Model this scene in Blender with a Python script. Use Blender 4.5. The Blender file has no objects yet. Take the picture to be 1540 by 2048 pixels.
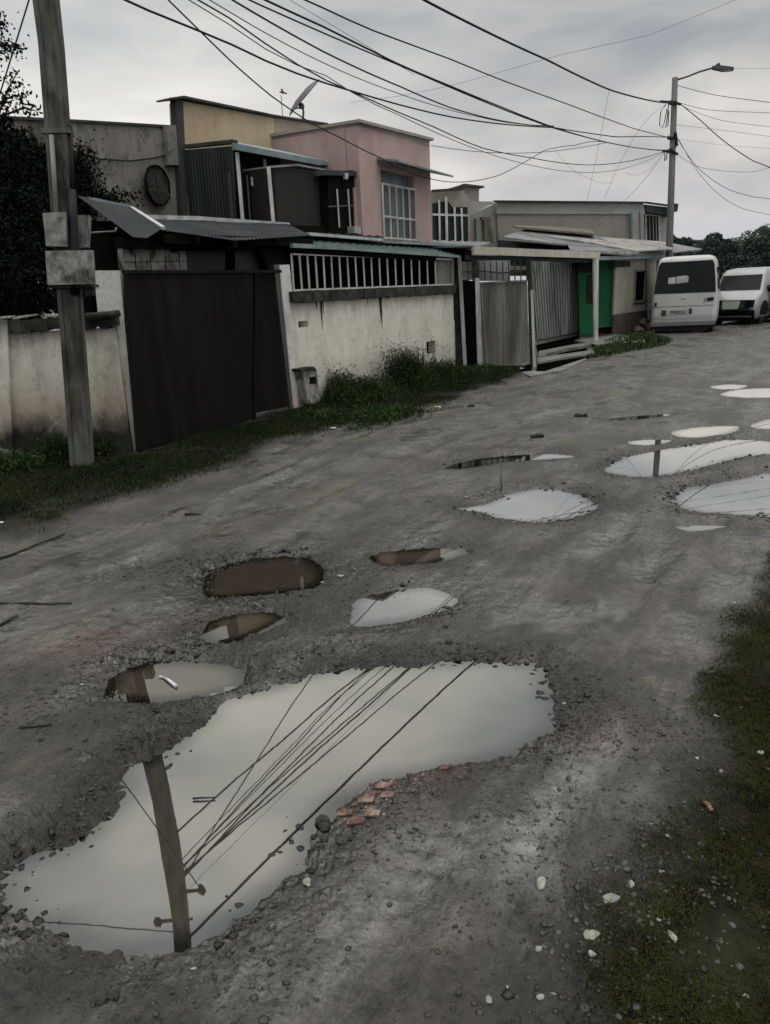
import bpy, math, random
import numpy as np
from mathutils import Vector, Matrix
rnd = random.Random(7); RNG = np.random.default_rng(11)
sc = bpy.context.scene
C = bpy.data.collections.new('street'); sc.collection.children.link(C)
# ------------------------------------------------------------------ camera
F = 1540.; CX, CY, H = 770., 1024., 1.6
PIT, ROL = math.radians(16), math.radians(2.7)
cam = bpy.data.cameras.new('camera'); cam.sensor_fit = 'VERTICAL'; cam.sensor_height = 36; cam.lens = 36*F/2048
cam.clip_start = .05; cam.clip_end = 3000
co = bpy.data.objects.new('camera', cam); C.objects.link(co); sc.camera = co
FW = Vector((0, math.cos(PIT), -math.sin(PIT))); UP = Vector((0, math.sin(PIT), math.cos(PIT))); RT = Vector((1, 0, 0))
cr, sr = math.cos(ROL), math.sin(ROL)
Xc = RT*cr-UP*sr; Yc = RT*sr+UP*cr; Zc = -FW
co.matrix_world = Matrix(((Xc.x, Yc.x, Zc.x, 0), (Xc.y, Yc.y, Zc.y, 0), (Xc.z, Yc.z, Zc.z, H), (0, 0, 0, 1)))
# ------------------------------------------------------------------ sky, sun, exposure
SUN_EL, SUN_AZ = math.radians(36), math.radians(118)
w = bpy.data.worlds.new('World'); sc.world = w; w.use_nodes = True
nt = w.node_tree; N = nt.nodes; L = nt.links; N.clear()
def wn(t, **k):
    n = N.new(t)
    for a, b in k.items(): setattr(n, a, b)
    return n
out = wn('ShaderNodeOutputWorld'); bg = wn('ShaderNodeBackground'); bg.inputs[1].default_value = .1; L.new(bg.outputs[0], out.inputs[0])
sky = wn('ShaderNodeTexSky', sky_type='NISHITA', sun_disc=False, sun_elevation=SUN_EL, sun_rotation=SUN_AZ)
tc = wn('ShaderNodeTexCoord'); sp = wn('ShaderNodeSeparateXYZ'); L.new(tc.outputs['Generated'], sp.inputs[0])
rp = wn('ShaderNodeValToRGB'); L.new(sp.outputs[2], rp.inputs[0])
els = rp.color_ramp.elements; els[0].position = 0; els[0].color = (.44, .455, .52, 1); els[1].position = 1; els[1].color = (2.9, 2.9, 2.8, 1)
for p, c in ((.05, (.465, .475, .525)), (.12, (.53, .52, .52)), (.19, (.51, .51, .505)), (.27, (.465, .475, .475)), (.34, (.455, .465, .46)), (.55, (.43, .435, .415)), (.70, (.6, .6, .58))):
    e = els.new(p); e.color = (*c, 1)
mp = wn('ShaderNodeMapping'); L.new(tc.outputs['Generated'], mp.inputs[0]); mp.inputs['Scale'].default_value = (1, 1, 3.2)
n1 = wn('ShaderNodeTexNoise'); n1.inputs['Scale'].default_value = 3.6; n1.inputs['Detail'].default_value = 4; n1.inputs['Roughness'].default_value = .5; n1.inputs['Distortion'].default_value = .4; L.new(mp.outputs[0], n1.inputs[0])
r1 = wn('ShaderNodeValToRGB'); L.new(n1.outputs[0], r1.inputs[0]); r1.color_ramp.elements[0].position = .34; r1.color_ramp.elements[0].color = (.66, .685, .73, 1)
r1.color_ramp.elements[1].position = .68; r1.color_ramp.elements[1].color = (1.27, 1.21, 1.14, 1)
mx = wn('ShaderNodeMix', data_type='RGBA', blend_type='MULTIPLY'); mx.inputs[0].default_value = 1; L.new(rp.outputs[0], mx.inputs[6]); L.new(r1.outputs[0], mx.inputs[7])
# brighter break in the cloud low on the left
vd = wn('ShaderNodeVectorMath', operation='DOT_PRODUCT'); L.new(tc.outputs['Generated'], vd.inputs[0]); gd = Vector((-.37, .9, .16)).normalized(); vd.inputs[1].default_value = gd
pw = wn('ShaderNodeMath', operation='POWER'); L.new(vd.outputs['Value'], pw.inputs[0]); pw.inputs[1].default_value = 12
ms = wn('ShaderNodeMath', operation='MULTIPLY'); L.new(pw.outputs[0], ms.inputs[0]); ms.inputs[1].default_value = .85
ad = wn('ShaderNodeMix', data_type='RGBA', blend_type='ADD'); L.new(ms.outputs[0], ad.inputs[0]); L.new(mx.outputs[2], ad.inputs[6]); ad.inputs[7].default_value = (.20, .20, .185, 1)
sc10 = wn('ShaderNodeMix', data_type='RGBA', blend_type='MULTIPLY'); sc10.inputs[0].default_value = 1; L.new(ad.outputs[2], sc10.inputs[6]); sc10.inputs[7].default_value = (8.9, 8.9, 8.9, 1)
mk = wn('ShaderNodeMix', data_type='RGBA'); mk.inputs[0].default_value = .96; L.new(sky.outputs[0], mk.inputs[6]); L.new(sc10.outputs[2], mk.inputs[7]); L.new(mk.outputs[2], bg.inputs[0])
sl = bpy.data.lights.new('sun', 'SUN'); sl.energy = 1.9; sl.angle = math.radians(30); sl.color = (1, .95, .88)
so = bpy.data.objects.new('sun', sl); C.objects.link(so)
sd = Vector((math.sin(SUN_AZ)*math.cos(SUN_EL), math.cos(SUN_AZ)*math.cos(SUN_EL), math.sin(SUN_EL)))
so.rotation_euler = sd.to_track_quat('Z', 'Y').to_euler()
sc.view_settings.view_transform = 'Standard'; sc.view_settings.look = 'None'; sc.view_settings.gamma = 1; sc.view_settings.exposure = .36
# ------------------------------------------------------------------ survey helpers: camera rays to real planes
V = lambda *a: np.array(a, float)
def ray(px, py):
    u = (px-CX)/F; v = -(py-CY)/F
    u2 = u*cr+v*sr; v2 = -u*sr+v*cr
    return V(*FW)+u2*V(*RT)+v2*V(*UP)
def G(px, py, z=0.):
    d = ray(px, py); return V(0, 0, H)+d*((z-H)/d[2])
class Plane:
    def __init__(s, a, b): s.A = V(*a[:2]); d = V(*b[:2])-s.A; s.d = d/np.linalg.norm(d); s.n = V(-s.d[1], s.d[0])
    def P(s, px, py, off=0):
        r = ray(px, py); t = np.dot(s.A+s.n*off, s.n)/np.dot(r[:2], s.n); return V(0, 0, H)+r*t
    def SZ(s, px, py, off=0):
        p = s.P(px, py, off); return float(np.dot(p[:2]-s.A, s.d)), float(p[2])
    def X(s, u, z, off=0):
        q = s.A+s.d*u+s.n*off; return V(q[0], q[1], z)
    @property
    def N3(s): return V(s.n[0], s.n[1], 0)
    @property
    def D3(s): return V(s.d[0], s.d[1], 0)
FP = Plane(G(255, 914), G(925, 737)); LP = Plane(G(-40, 936), G(262, 912)); BP = Plane(G(925, 737), G(1068, 735))
CP = Plane(G(1075, 679), G(1153, 665)); DP = Plane(G(1230, 668), G(1298, 655)); HP = Plane((3.9, 26.4), (10.4, 28.8))
PC = Plane(G(1068, 735), G(1192, 687))
POLE_L = V(-3.05, 7.64); POLE_R = V(9.76, 26.46)
# ------------------------------------------------------------------ mesh helpers
ORG = {}
class MB:
    def __init__(s): s.v = []; s.f = []; s.sm = []
    def add(s, vs, fs, smooth=False):
        b = len(s.v); s.v += [tuple(map(float, p)) for p in vs]; s.f += [tuple(i+b for i in f) for f in fs]; s.sm += [smooth]*len(fs); return s
    def prism(s, poly, th):
        n = len(poly); th = V(*th); a = [V(*p) for p in poly]; b = [p+th for p in a]
        s.add(a+b, [tuple(range(n)), tuple(range(2*n-1, n-1, -1))]+[(i, i+n, (i+1) % n+n, (i+1) % n) for i in range(n)]); return s
    def box(s, p, a, b, c):
        return s.prism([V(*p), V(*p)+V(*a), V(*p)+V(*a)+V(*b), V(*p)+V(*b)], c)
    def bar(s, p, q, w=.03, h=None, up=(0, 0, 1)):
        p, q = V(*p), V(*q); h = h or w; d = q-p; d = d/np.linalg.norm(d); u = V(*up)
        if abs(np.dot(d, u)) > .9: u = V(1, 0, 0)
        x = np.cross(d, u); x /= np.linalg.norm(x); y = np.cross(x, d)
        return s.prism([p-x*w/2-y*h/2, p+x*w/2-y*h/2, p+x*w/2+y*h/2, p-x*w/2+y*h/2], q-p)
    def tube(s, pts, r, n=6, r2=None):
        pts = [V(*p) for p in pts]; m = len(pts); vs = []; r2 = r if r2 is None else r2
        for i, p in enumerate(pts):
            d = pts[min(i+1, m-1)]-pts[max(i-1, 0)]; d = d/(np.linalg.norm(d)+1e-9); u = V(0, 0, 1) if abs(d[2]) < .9 else V(1, 0, 0)
            x = np.cross(d, u); x /= np.linalg.norm(x); y = np.cross(x, d); rr = r+(r2-r)*i/max(m-1, 1)
            vs += [p+rr*(x*math.cos(2*math.pi*k/n)+y*math.sin(2*math.pi*k/n)) for k in range(n)]
        fs = [(i*n+k, i*n+(k+1) % n, (i+1)*n+(k+1) % n, (i+1)*n+k) for i in range(m-1) for k in range(n)]
        fs += [tuple(range(n-1, -1, -1)), tuple(range((m-1)*n, m*n))]
        s.add(vs, fs, True); return s
    def corr(s, p00, p10, p11, p01, n, amp, sag=0, nv=3, jit=0):
        p00, p10, p11, p01 = V(*p00), V(*p10), V(*p11), V(*p01); nn = np.cross(p10-p00, p01-p00); nn /= np.linalg.norm(nn)
        K = n*4; vs = []
        for j in range(nv+1):
            v = j/nv
            for i in range(K+1):
                u = i/K; p = (p00*(1-u)+p10*u)*(1-v)+(p01*(1-u)+p11*u)*v
                a = amp*math.sin(2*math.pi*i/4)+(rnd.uniform(-jit, jit) if jit else 0)+sag*math.sin(math.pi*u)*math.sin(math.pi*v)
                vs.append(p+nn*a)
        s.add(vs, [(j*(K+1)+i, j*(K+1)+i+1, (j+1)*(K+1)+i+1, (j+1)*(K+1)+i) for j in range(nv) for i in range(K)], True); return s
    def rock(s, c, r, flat=.6, sub=False):
        t = (1+5**.5)/2
        vs = [(-1, t, 0), (1, t, 0), (-1, -t, 0), (1, -t, 0), (0, -1, t), (0, 1, t), (0, -1, -t), (0, 1, -t), (t, 0, -1), (t, 0, 1), (-t, 0, -1), (-t, 0, 1)]
        fs = [(0, 11, 5), (0, 5, 1), (0, 1, 7), (0, 7, 10), (0, 10, 11), (1, 5, 9), (5, 11, 4), (11, 10, 2), (10, 7, 6), (7, 1, 8), (3, 9, 4), (3, 4, 2), (3, 2, 6), (3, 6, 8), (3, 8, 9), (4, 9, 5), (2, 4, 11), (6, 2, 10), (8, 6, 7), (9, 8, 1)]
        if sub:
            f2 = []; mid = {}
            vs = list(vs)
            def md(i, j):
                key = (min(i, j), max(i, j))
                if key not in mid: p = V(*vs[i])+V(*vs[j]); p *= 1.902/np.linalg.norm(p); mid[key] = len(vs); vs.append(tuple(p))
                return mid[key]
            for x, y, z in fs: a_, b_, c_ = md(x, y), md(y, z), md(z, x); f2 += [(x, a_, c_), (y, b_, a_), (z, c_, b_), (a_, b_, c_)]
            fs = f2; w3 = [rnd.uniform(-1, 1) for _ in range(6)]
        a = rnd.uniform(0, 6.28); ca, sa = math.cos(a), math.sin(a); el = rnd.uniform(.45, .95) if sub else rnd.uniform(.6, 1.1); q = []
        for x, y, z in vs:
            k = (rnd.uniform(.90, 1.08)*(1+.22*math.sin(w3[0]*x*2+w3[1]*y*2+w3[2]*5)+.15*math.sin(w3[3]*y*3-w3[4]*x*3)) if sub else rnd.uniform(.72, 1.2))*r/1.9; x *= k; y *= k*el; z *= k*flat
            q.append((c[0]+x*ca-y*sa, c[1]+x*sa+y*ca, c[2]+z))
        s.add(q, fs); return s
    def build(s, name, m, parent=None, loc=None):
        o3 = ORG[parent.name] if parent else (V(*loc) if loc is not None else V(0, 0, 0))
        me = bpy.data.meshes.new(name); me.from_pydata([tuple(V(*p)-o3) for p in s.v], [], s.f); me.materials.append(m)
        me.polygons.foreach_set('use_smooth', s.sm); me.update()
        o = bpy.data.objects.new(name, me); C.objects.link(o)
        if parent: o.parent = parent
        else: o.location = o3
        ORG[o.name] = o3; return o
def tag(o, label=None, cat=None, group=None, kind=None):
    for k, v in (('label', label), ('category', cat), ('group', group), ('kind', kind)):
        if v: o[k] = v
    return o
def thing(name, label, cat, loc=(0, 0, 0), group=None):
    o = bpy.data.objects.new(name, None); C.objects.link(o); o.location = tuple(map(float, loc)); ORG[o.name] = V(*loc); return tag(o, label, cat, group)
def copy_tree(o, parent=None):
    c = o.copy(); C.objects.link(c); c.parent = parent
    for ch in o.children: copy_tree(ch, c)
    return c
def np_mesh(name, verts, faces, m, attrs={}, smooth=False, parent=None, loc=(0, 0, 0)):
    """verts (n,3), faces (m,k) with k constant"""
    me = bpy.data.meshes.new(name); n, k = faces.shape
    o3 = ORG[parent.name] if parent else V(*loc); verts = verts-o3
    me.vertices.add(len(verts)); me.vertices.foreach_set('co', verts.astype(np.float32).ravel())
    me.loops.add(n*k); me.loops.foreach_set('vertex_index', faces.astype(np.int32).ravel())
    me.polygons.add(n); me.polygons.foreach_set('loop_start', np.arange(0, n*k, k, dtype=np.int32))
    if smooth: me.polygons.foreach_set('use_smooth', np.ones(n, bool))
    me.update(calc_edges=True)
    for a, val in attrs.items():
        at = me.attributes.new(a, 'FLOAT', 'POINT'); at.data.foreach_set('value', val.astype(np.float32))
    me.materials.append(m); o = bpy.data.objects.new(name, me); C.objects.link(o)
    if parent: o.parent = parent
    else: o.location = tuple(map(float, loc))
    ORG[o.name] = o3; return o
# ------------------------------------------------------------------ materials
class MT:
    def __init__(s, name):
        s.m = bpy.data.materials.new(name); s.m.use_nodes = True; s.t = s.m.node_tree; s.b = s.t.nodes['Principled BSDF']; s.geo = None
    def n(s, t, ins={}, **k):
        x = s.t.nodes.new(t)
        for a, b in k.items(): setattr(x, a, b)
        for a, b in ins.items(): s.set(x, a, b)
        return x
    def set(s, x, a, b):
        if isinstance(b, bpy.types.NodeSocket): s.t.links.new(b, x.inputs[a])
        else: x.inputs[a].default_value = b
    @property
    def pos(s):
        if not s.geo: s.geo = s.n('ShaderNodeNewGeometry')
        return s.geo.outputs['Position']
    def noise(s, scale, detail=4, sx=(1, 1, 1), rough=.55, dist=0.):
        mp = s.n('ShaderNodeMapping', {0: s.pos, 'Scale': sx}); return s.n('ShaderNodeTexNoise', {0: mp.outputs[0], 'Scale': scale, 'Detail': detail, 'Roughness': rough, 'Distortion': dist}).outputs[0]
    def map(s, v, a, b, c=0., d=1.): return s.n('ShaderNodeMapRange', {0: v, 1: a, 2: b, 3: c, 4: d}).outputs[0]
    def math(s, op, a, b=0.): 
        x = s.n('ShaderNodeMath', operation=op); s.set(x, 0, a); s.set(x, 1, b); return x.outputs[0]
    def mix(s, f, a, b):
        x = s.n('ShaderNodeMix', data_type='RGBA'); s.set(x, 0, f); s.set(x, 6, a if isinstance(a, bpy.types.NodeSocket) else (*a, 1)); s.set(x, 7, b if isinstance(b, bpy.types.NodeSocket) else (*b, 1)); return x.outputs[2]
    def z(s): return s.n('ShaderNodeSeparateXYZ', {0: s.pos}).outputs[2]
    def attr(s, a): return s.n('ShaderNodeAttribute', attribute_name=a).outputs['Fac']
    def bump(s, h, st=.3, d=.01): x = s.n('ShaderNodeBump', {'Strength': st, 'Distance': d, 'Height': h}); s.t.links.new(x.outputs[0], s.b.inputs['Normal'])
    def done(s, col, rough=.7, metal=0, spec=.5):
        s.set(s.b, 'Base Color', col if isinstance(col, bpy.types.NodeSocket) else (*col, 1)); s.set(s.b, 'Roughness', rough); s.set(s.b, 'Metallic', metal); s.set(s.b, 'Specular IOR Level', spec); return s.m
def plain(name, col, rough=.6, metal=0, var=.25, scale=6, dirt=None, df=.5, sx=(1, 1, .35), bump=.2, spec=.4):
    t = MT(name); n = t.noise(scale, 5, sx); lo = tuple(c*(1-var) for c in col); hi = tuple(min(1, c*(1+var*.6)) for c in col)
    c = t.mix(t.map(n, .3, .7), lo, hi)
    if dirt:
        n2 = t.noise(scale*.45, 6, sx, .65, .3); c = t.mix(t.math('MULTIPLY', t.map(n2, .46, .66), df), c, dirt)
    t.bump(t.noise(scale*9, 4), bump, .006); return t.done(c, rough, metal, spec)
def plaster(name, col, dirt=(.05, .05, .04), zt=None, zb=.55, damp=(.28, .17, .09), amt=1., scale=2.2, streak=.5, rough=.85):
    """old render: blotches, vertical streaks, dark run-off under the top (zt), damp foot (zb)"""
    t = MT(name); z = t.z(); n = t.noise(scale, 6, (1, 1, .7), .6); c = t.mix(t.map(n, .3, .72), tuple(x*.84 for x in col), tuple(min(1, x*1.08) for x in col))
    st = t.noise(7, 5, (1, 1, .07), .65, .2); c = t.mix(t.math('MULTIPLY', t.map(st, .49, .68), streak*.5*amt), c, dirt)
    bl = t.noise(1.5, 8, (1, 1, .8), .7, .5); c = t.mix(t.math('MULTIPLY', t.map(bl, .50, .64), .38*amt), c, tuple(x*2.2 for x in dirt))
    if zb:
        nz = t.math('ADD', z, t.math('MULTIPLY', t.noise(2.3, 5), -.7)); c = t.mix(t.math('MULTIPLY', t.map(nz, zb-.25, zb-.75), .55*amt), c, damp)
        nz2 = t.math('ADD', z, t.math('MULTIPLY', t.noise(5, 6, (1, 1, .6)), -.5)); c = t.mix(t.map(nz2, zb-.58, zb-.85), c, (.03, .035, .02))
    if zt:
        nz = t.math('ADD', z, t.math('MULTIPLY', t.noise(5, 6, (1, 1, .12), .7), .55)); c = t.mix(t.math('MULTIPLY', t.map(nz, zt+.12, zt+.38), .9*amt), c, dirt)
    sp_ = t.noise(8, 7, (1, 1, .8), .72, .6); c = t.mix(t.math('MULTIPLY', t.map(sp_, .56, .63), .30*amt), c, tuple(x*1.4 for x in dirt))
    cn = t.noise(1.7, 6, (1, 1, 1), .6, 1.2); ck = t.math('MULTIPLY', t.map(t.math('ABSOLUTE', t.math('SUBTRACT', cn, .5)), 0, .0045, 1, 0), t.map(t.noise(.9, 2), .48, .56)); c = t.mix(t.math('MULTIPLY', ck, .7), c, dirt)
    pe = t.noise(3.3, 7, (1, 1, 1), .7, .2); c = t.mix(t.math('MULTIPLY', t.map(pe, .60, .615), .45*amt), c, tuple(x*.55 for x in col))
    t.bump(t.math('ADD', t.noise(26, 6), t.math('MULTIPLY', pe, 2.)), .4, .012); return t.done(c, rough, 0, .3)
M = {}
M['concrete'] = plain('pole_concrete', (.15, .15, .135), .85, var=.55, scale=9, dirt=(.022, .026, .018), df=1., bump=.5)
M['block'] = plain('block_concrete', (.38, .38, .35), .9, var=.4, scale=14, dirt=(.035, .035, .03), df=1., sx=(1, 1, .8), bump=.5)
M['greypole'] = plain('far_pole_concrete', (.20, .205, .21), .8, var=.3, scale=3, dirt=(.1, .1, .1))
M['cream'] = plaster('cream_render', (.90, .87, .76), zt=1.42, zb=.62, amt=.48, streak=.45)
M['creamL'] = plaster('old_cream_render', (.87, .84, .73), zt=1.34, zb=.9, amt=.95)
M['white_post'] = plaster('white_render', (.88, .88, .83), zb=.4, streak=.3, amt=.7)
M['coping'] = plain('sooty_coping', (.035, .034, .03), .9, var=.5, scale=12, dirt=(.16, .155, .13), df=.35, sx=(1, 1, 1), bump=.8)
M['gate'] = plain('black_gate_paint', (.008, .008, .0068), .6, var=.3, scale=8, dirt=(.022, .019, .016), df=.7, sx=(1, 1, .07), bump=.3, spec=.15)
M['void'] = plain('black_and_shade', (.008, .008, .007), .95, var=.5, scale=4, dirt=(.02, .02, .018), df=.6, sx=(1, 1, .2), spec=.1)  # near-black colour paints shade in roofed gaps and openings, besides black parts
M['tin'] = plain('dark_roof_tin', (.026, .029, .035), .7, 0, var=.35, scale=4, dirt=(.06, .058, .055), df=.7, sx=(1, 1, 1), spec=.15)
M['tin2'] = plain('grey_roof_tin', (.24, .245, .255), .5, .2, var=.3, scale=3, dirt=(.07, .065, .055), df=.7, sx=(1, 1, 1))
M['trim'] = plain('white_trim', (.62, .65, .65), .55, var=.25, scale=5, dirt=(.12, .12, .11), df=.5, sx=(1, 1, 1))
M['bars'] = plain('white_bar_paint', (.76, .77, .75), .5, var=.2, scale=7, dirt=(.2, .17, .13), df=.5)
M['bluetrim'] = plain('blue_grey_trim', (.30, .38, .41), .55, var=.25, scale=4, dirt=(.1, .12, .12))
M['greydark'] = plain('dark_grey_render', (.07, .078, .078), .85, var=.4, scale=4, dirt=(.03, .035, .03))
M['greenpatch'] = plain('faded_green_tin', (.05, .10, .085), .6, var=.4, scale=4)
M['greywall'] = plaster('bare_grey_render', (.30, .285, .25), dirt=(.035, .037, .028), zt=None, zb=0, scale=1.9, amt=2.0, streak=.35)
M['yellow'] = plaster('yellow_render', (.72, .58, .385), dirt=(.2, .17, .12), zb=0, amt=.45)
M['yellowgrey'] = plaster('faded_render', (.47, .43, .37), dirt=(.2, .18, .15), zb=0, amt=.5)
M['pink'] = plaster('pink_render', (.64, .465, .435), dirt=(.22, .18, .17), zb=0, amt=.5)
M['brownwall'] = plaster('dark_brown_wall', (.045, .042, .037), dirt=(.015, .015, .013), zb=0)  # dark brown with darker blotches and streaks
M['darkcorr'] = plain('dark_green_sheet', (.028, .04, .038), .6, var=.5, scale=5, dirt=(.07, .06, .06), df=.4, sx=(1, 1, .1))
M['corr'] = plain('weathered_sheet', (.38, .38, .35), .6, .1, var=.25, scale=5, dirt=(.09, .085, .075), df=.8, sx=(1, 1, .12))
M['corrpale'] = plain('pale_green_sheet', (.60, .65, .60), .55, .1, var=.25, scale=5, dirt=(.12, .12, .11), df=.8, sx=(1, 1, .12))
M['green'] = plain('green_paint', (.018, .27, .10), .55, var=.2, scale=3, dirt=(.03, .24, .10), df=.4)
M['rustgreen'] = plain('rusty_patch', (.05, .075, .04), .8, var=.5, scale=8, dirt=(.09, .045, .03), df=.9)
M['housewhite'] = plaster('off_white_render', (.68, .65, .55), dirt=(.15, .14, .12), zb=0, amt=.8)
M['plinth'] = plain('stained_plinth', (.17, .15, .12), .9, var=.4, scale=5, dirt=(.07, .065, .05), sx=(1, 1, 1))
M['longwall'] = plaster('grey_beige_render', (.36, .35, .305), dirt=(.16, .16, .14), zb=0, amt=.6)
M['palegrey'] = plain('pale_grey_band', (.44, .45, .44), .8, var=.15, scale=2, dirt=(.27, .27, .26), sx=(1, 1, 1))
M['glass'] = plain('dark_glass', (.012, .016, .019), .15, var=.3, scale=2, bump=0, spec=.22)
M['paleglass'] = plain('curtained_glass', (.20, .25, .26), .3, var=.5, scale=9, dirt=(.09, .12, .12), df=.8, sx=(1, 1, .05), bump=0)
M['wire'] = plain('cable_rubber', (.02, .02, .022), .7, bump=0)
M['wiregrey'] = plain('grey_cable', (.09, .09, .095), .7, bump=0)
M['metal'] = plain('galvanised', (.15, .155, .16), .5, .5, var=.3)
M['black'] = plain('black_plastic', (.012, .012, .012), .6, bump=.1)
M['carwhite'] = plain('white_car_paint', (.56, .57, .56), .3, var=.06, scale=2, dirt=(.35, .33, .29), df=.25, sx=(1, 1, 1), bump=0, spec=.6)
M['silver'] = plain('silver_car_paint', (.40, .41, .415), .35, .1, var=.08, scale=2, dirt=(.25, .24, .22), df=.25, sx=(1, 1, 1), bump=0)
M['carreflect'] = plain('grey_door_reflection', (.11, .11, .108), .4, var=.2, scale=3, bump=0)  # grey of a reflection, painted as the door colour
M['tyre'] = plain('tyre_rubber', (.016, .016, .015), .85)
M['rim'] = plain('wheel_rim', (.22, .22, .22), .4, .6)
M['lamp'] = plain('lamp_lens', (.30, .30, .30), .15, var=.3, bump=0)
M['redlamp'] = plain('tail_lamp', (.05, .02, .018), .2, var=.3, bump=0)
M['plate'] = plain('plate', (.42, .44, .40), .5, var=.1)
M['brick'] = plain('brick_bits', (.13, .075, .06), .85, var=.6, scale=34, dirt=(.40, .31, .26), df=.8, sx=(1, 1, 1))
M['stone'] = plain('pale_stones', (.33, .335, .30), .75, var=.45, scale=25, dirt=(.12, .13, .09), df=.6, sx=(1, 1, 1))
M['palestone'] = plain('whitish_stones', (.28, .285, .26), .7, var=.4, scale=30, dirt=(.2, .2, .17), df=.7, sx=(1, 1, 1))
M['litter'] = plain('white_plastic', (.70, .71, .69), .4, var=.15, scale=20)
M['bark'] = plain('bark', (.05, .042, .032), .9, var=.5, scale=14)
M['slab'] = plain('wet_concrete', (.24, .24, .225), .45, var=.35, scale=4, dirt=(.07, .075, .055), df=.8, sx=(1, 1, 1), bump=.5)
def leafmat(name, a, b, sc_=3., rough=.6):
    t = MT(name); n = t.noise(sc_, 4, (1, 1, 1)); n2 = t.noise(sc_*9, 3)
    c = t.mix(t.map(n, .35, .65), a, b); c = t.mix(t.math('MULTIPLY', t.map(n2, .45, .7), .45), c, tuple(x*1.5 for x in b)); return t.done(c, .85, 0, .12)
M['leafdark'] = leafmat('dark_leaves', (.004, .006, .004), (.014, .019, .012), 2.5)  # near-black leaf colour has the tree's shade painted in
M['leaffar'] = leafmat('far_hazed_leaves', (.04, .075, .058), (.13, .18, .135), 1.2)  # bluish paleness of distant haze painted into the leaf colour
M['leaffar2'] = leafmat('far_dark_hazed_leaves', (.03, .05, .042), (.065, .095, .075), 1.2)  # same haze tint painted into the darker leaves
M['grassv'] = leafmat('verge_grass', (.006, .012, .004), (.022, .032, .008), 1.3)
M['weed'] = leafmat('weed_leaves', (.014, .032, .010), (.050, .082, .026), 2.5)
M['weedbrown'] = leafmat('dry_stems', (.06, .05, .035), (.14, .115, .08), 4)
M['moss'] = leafmat('moss_tufts', (.012, .015, .004), (.042, .046, .012), 2)
# water
t = MT('puddle_water'); nodes = t.t.nodes; t.done((.085, .078, .060), .6, 0, .0)
gl = t.n('ShaderNodeBsdfGlossy'); gl.inputs['Roughness'].default_value = .012; gl.inputs['Color'].default_value = (.97, .97, .93, 1)
lw = t.n('ShaderNodeLayerWeight'); lw.inputs['Blend'].default_value = .35
fac = t.map(lw.outputs['Facing'], 0, .88, .20, 1.0)
bp_ = t.n('ShaderNodeBump', {'Strength': .015, 'Distance': .003, 'Height': t.noise(9, 2)}); t.t.links.new(bp_.outputs[0], gl.inputs['Normal'])
fac = t.math('MULTIPLY', fac, t.map(t.attr('deep'), 0, 1, .6, 1.)); tr_ = t.n('ShaderNodeBsdfTransparent'); tr_.inputs[0].default_value = (.72, .68, .58, 1)
m0_ = t.n('ShaderNodeMixShader'); t.t.links.new(t.map(t.attr('deep'), 0, 1, .0, .92), m0_.inputs[0]); t.t.links.new(tr_.outputs[0], m0_.inputs[1]); t.t.links.new(t.b.outputs[0], m0_.inputs[2])
ms_ = t.n('ShaderNodeMixShader'); t.t.links.new(fac, ms_.inputs[0]); t.t.links.new(m0_.outputs[0], ms_.inputs[1]); t.t.links.new(gl.outputs[0], ms_.inputs[2])
t.t.links.new(ms_.outputs[0], nodes['Material Output'].inputs['Surface']); M['water'] = t.m
M['mudreflect'] = t.m.copy(); M['mudreflect'].name = 'mud_and_house_reflection'  # dull brown paints in the dark houses' reflection, together with mud
for nd in M['mudreflect'].node_tree.nodes:
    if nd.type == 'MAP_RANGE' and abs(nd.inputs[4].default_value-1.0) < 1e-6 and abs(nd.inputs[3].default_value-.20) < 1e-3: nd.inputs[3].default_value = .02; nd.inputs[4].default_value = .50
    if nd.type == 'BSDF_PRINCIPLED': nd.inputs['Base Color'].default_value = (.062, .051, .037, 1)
# ------------------------------------------------------------------ ground
def vnoise(x, y, seed=0):
    xi = np.floor(x).astype(np.int64); yi = np.floor(y).astype(np.int64); fx = x-xi; fy = y-yi; fx = fx*fx*(3-2*fx); fy = fy*fy*(3-2*fy)
    def h(a, b):
        q = (a*374761393+b*668265263+seed*1442695041) & 0xffffffff; q = ((q ^ (q >> 13))*1274126177) & 0xffffffff; q = q ^ (q >> 16); return (q & 0xffff)/65535.
    a = h(xi, yi); b = h(xi+1, yi); c = h(xi, yi+1); d = h(xi+1, yi+1)
    return (a*(1-fx)+b*fx)*(1-fy)+(c*(1-fx)+d*fx)*fy
def fbm(x, y, o=4, seed=0, g=.5):
    s = 0; a = 1; tt = 0
    for i in range(o): s = s+a*vnoise(x*2**i+i*17.3, y*2**i-i*9.1, seed+i); tt += a; a *= g
    return s/tt-.5
def smooth_poly(pts, n=6):
    P_ = [V(*p) for p in pts]; m = len(P_); o = []
    for i in range(m):
        a, b, c, d = P_[i-1], P_[i], P_[(i+1) % m], P_[(i+2) % m]
        for k in range(n):
            u = k/n; o.append(.5*((2*b)+(-a+c)*u+(2*a-5*b+4*c-d)*u*u+(-a+3*b-3*c+d)*u**3))
    return np.array(o)
def sdf(poly, x, y):
    d = np.full(x.shape, 1e9); ins = np.zeros(x.shape, bool); n = len(poly)
    for i in range(n):
        a = poly[i]; b = poly[(i+1) % n]; e = b-a; wx = x-a[0]; wy = y-a[1]
        tt = np.clip((wx*e[0]+wy*e[1])/(e@e+1e-12), 0, 1); d = np.minimum(d, (wx-e[0]*tt)**2+(wy-e[1]*tt)**2)
        c1 = y >= a[1]; c2 = y < b[1]; c3 = e[0]*wy > e[1]*wx
        ins ^= (c1 & c2 & c3) | (~c1 & ~c2 & ~c3)
    d = np.sqrt(d); return np.where(ins, -d, d)
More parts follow.
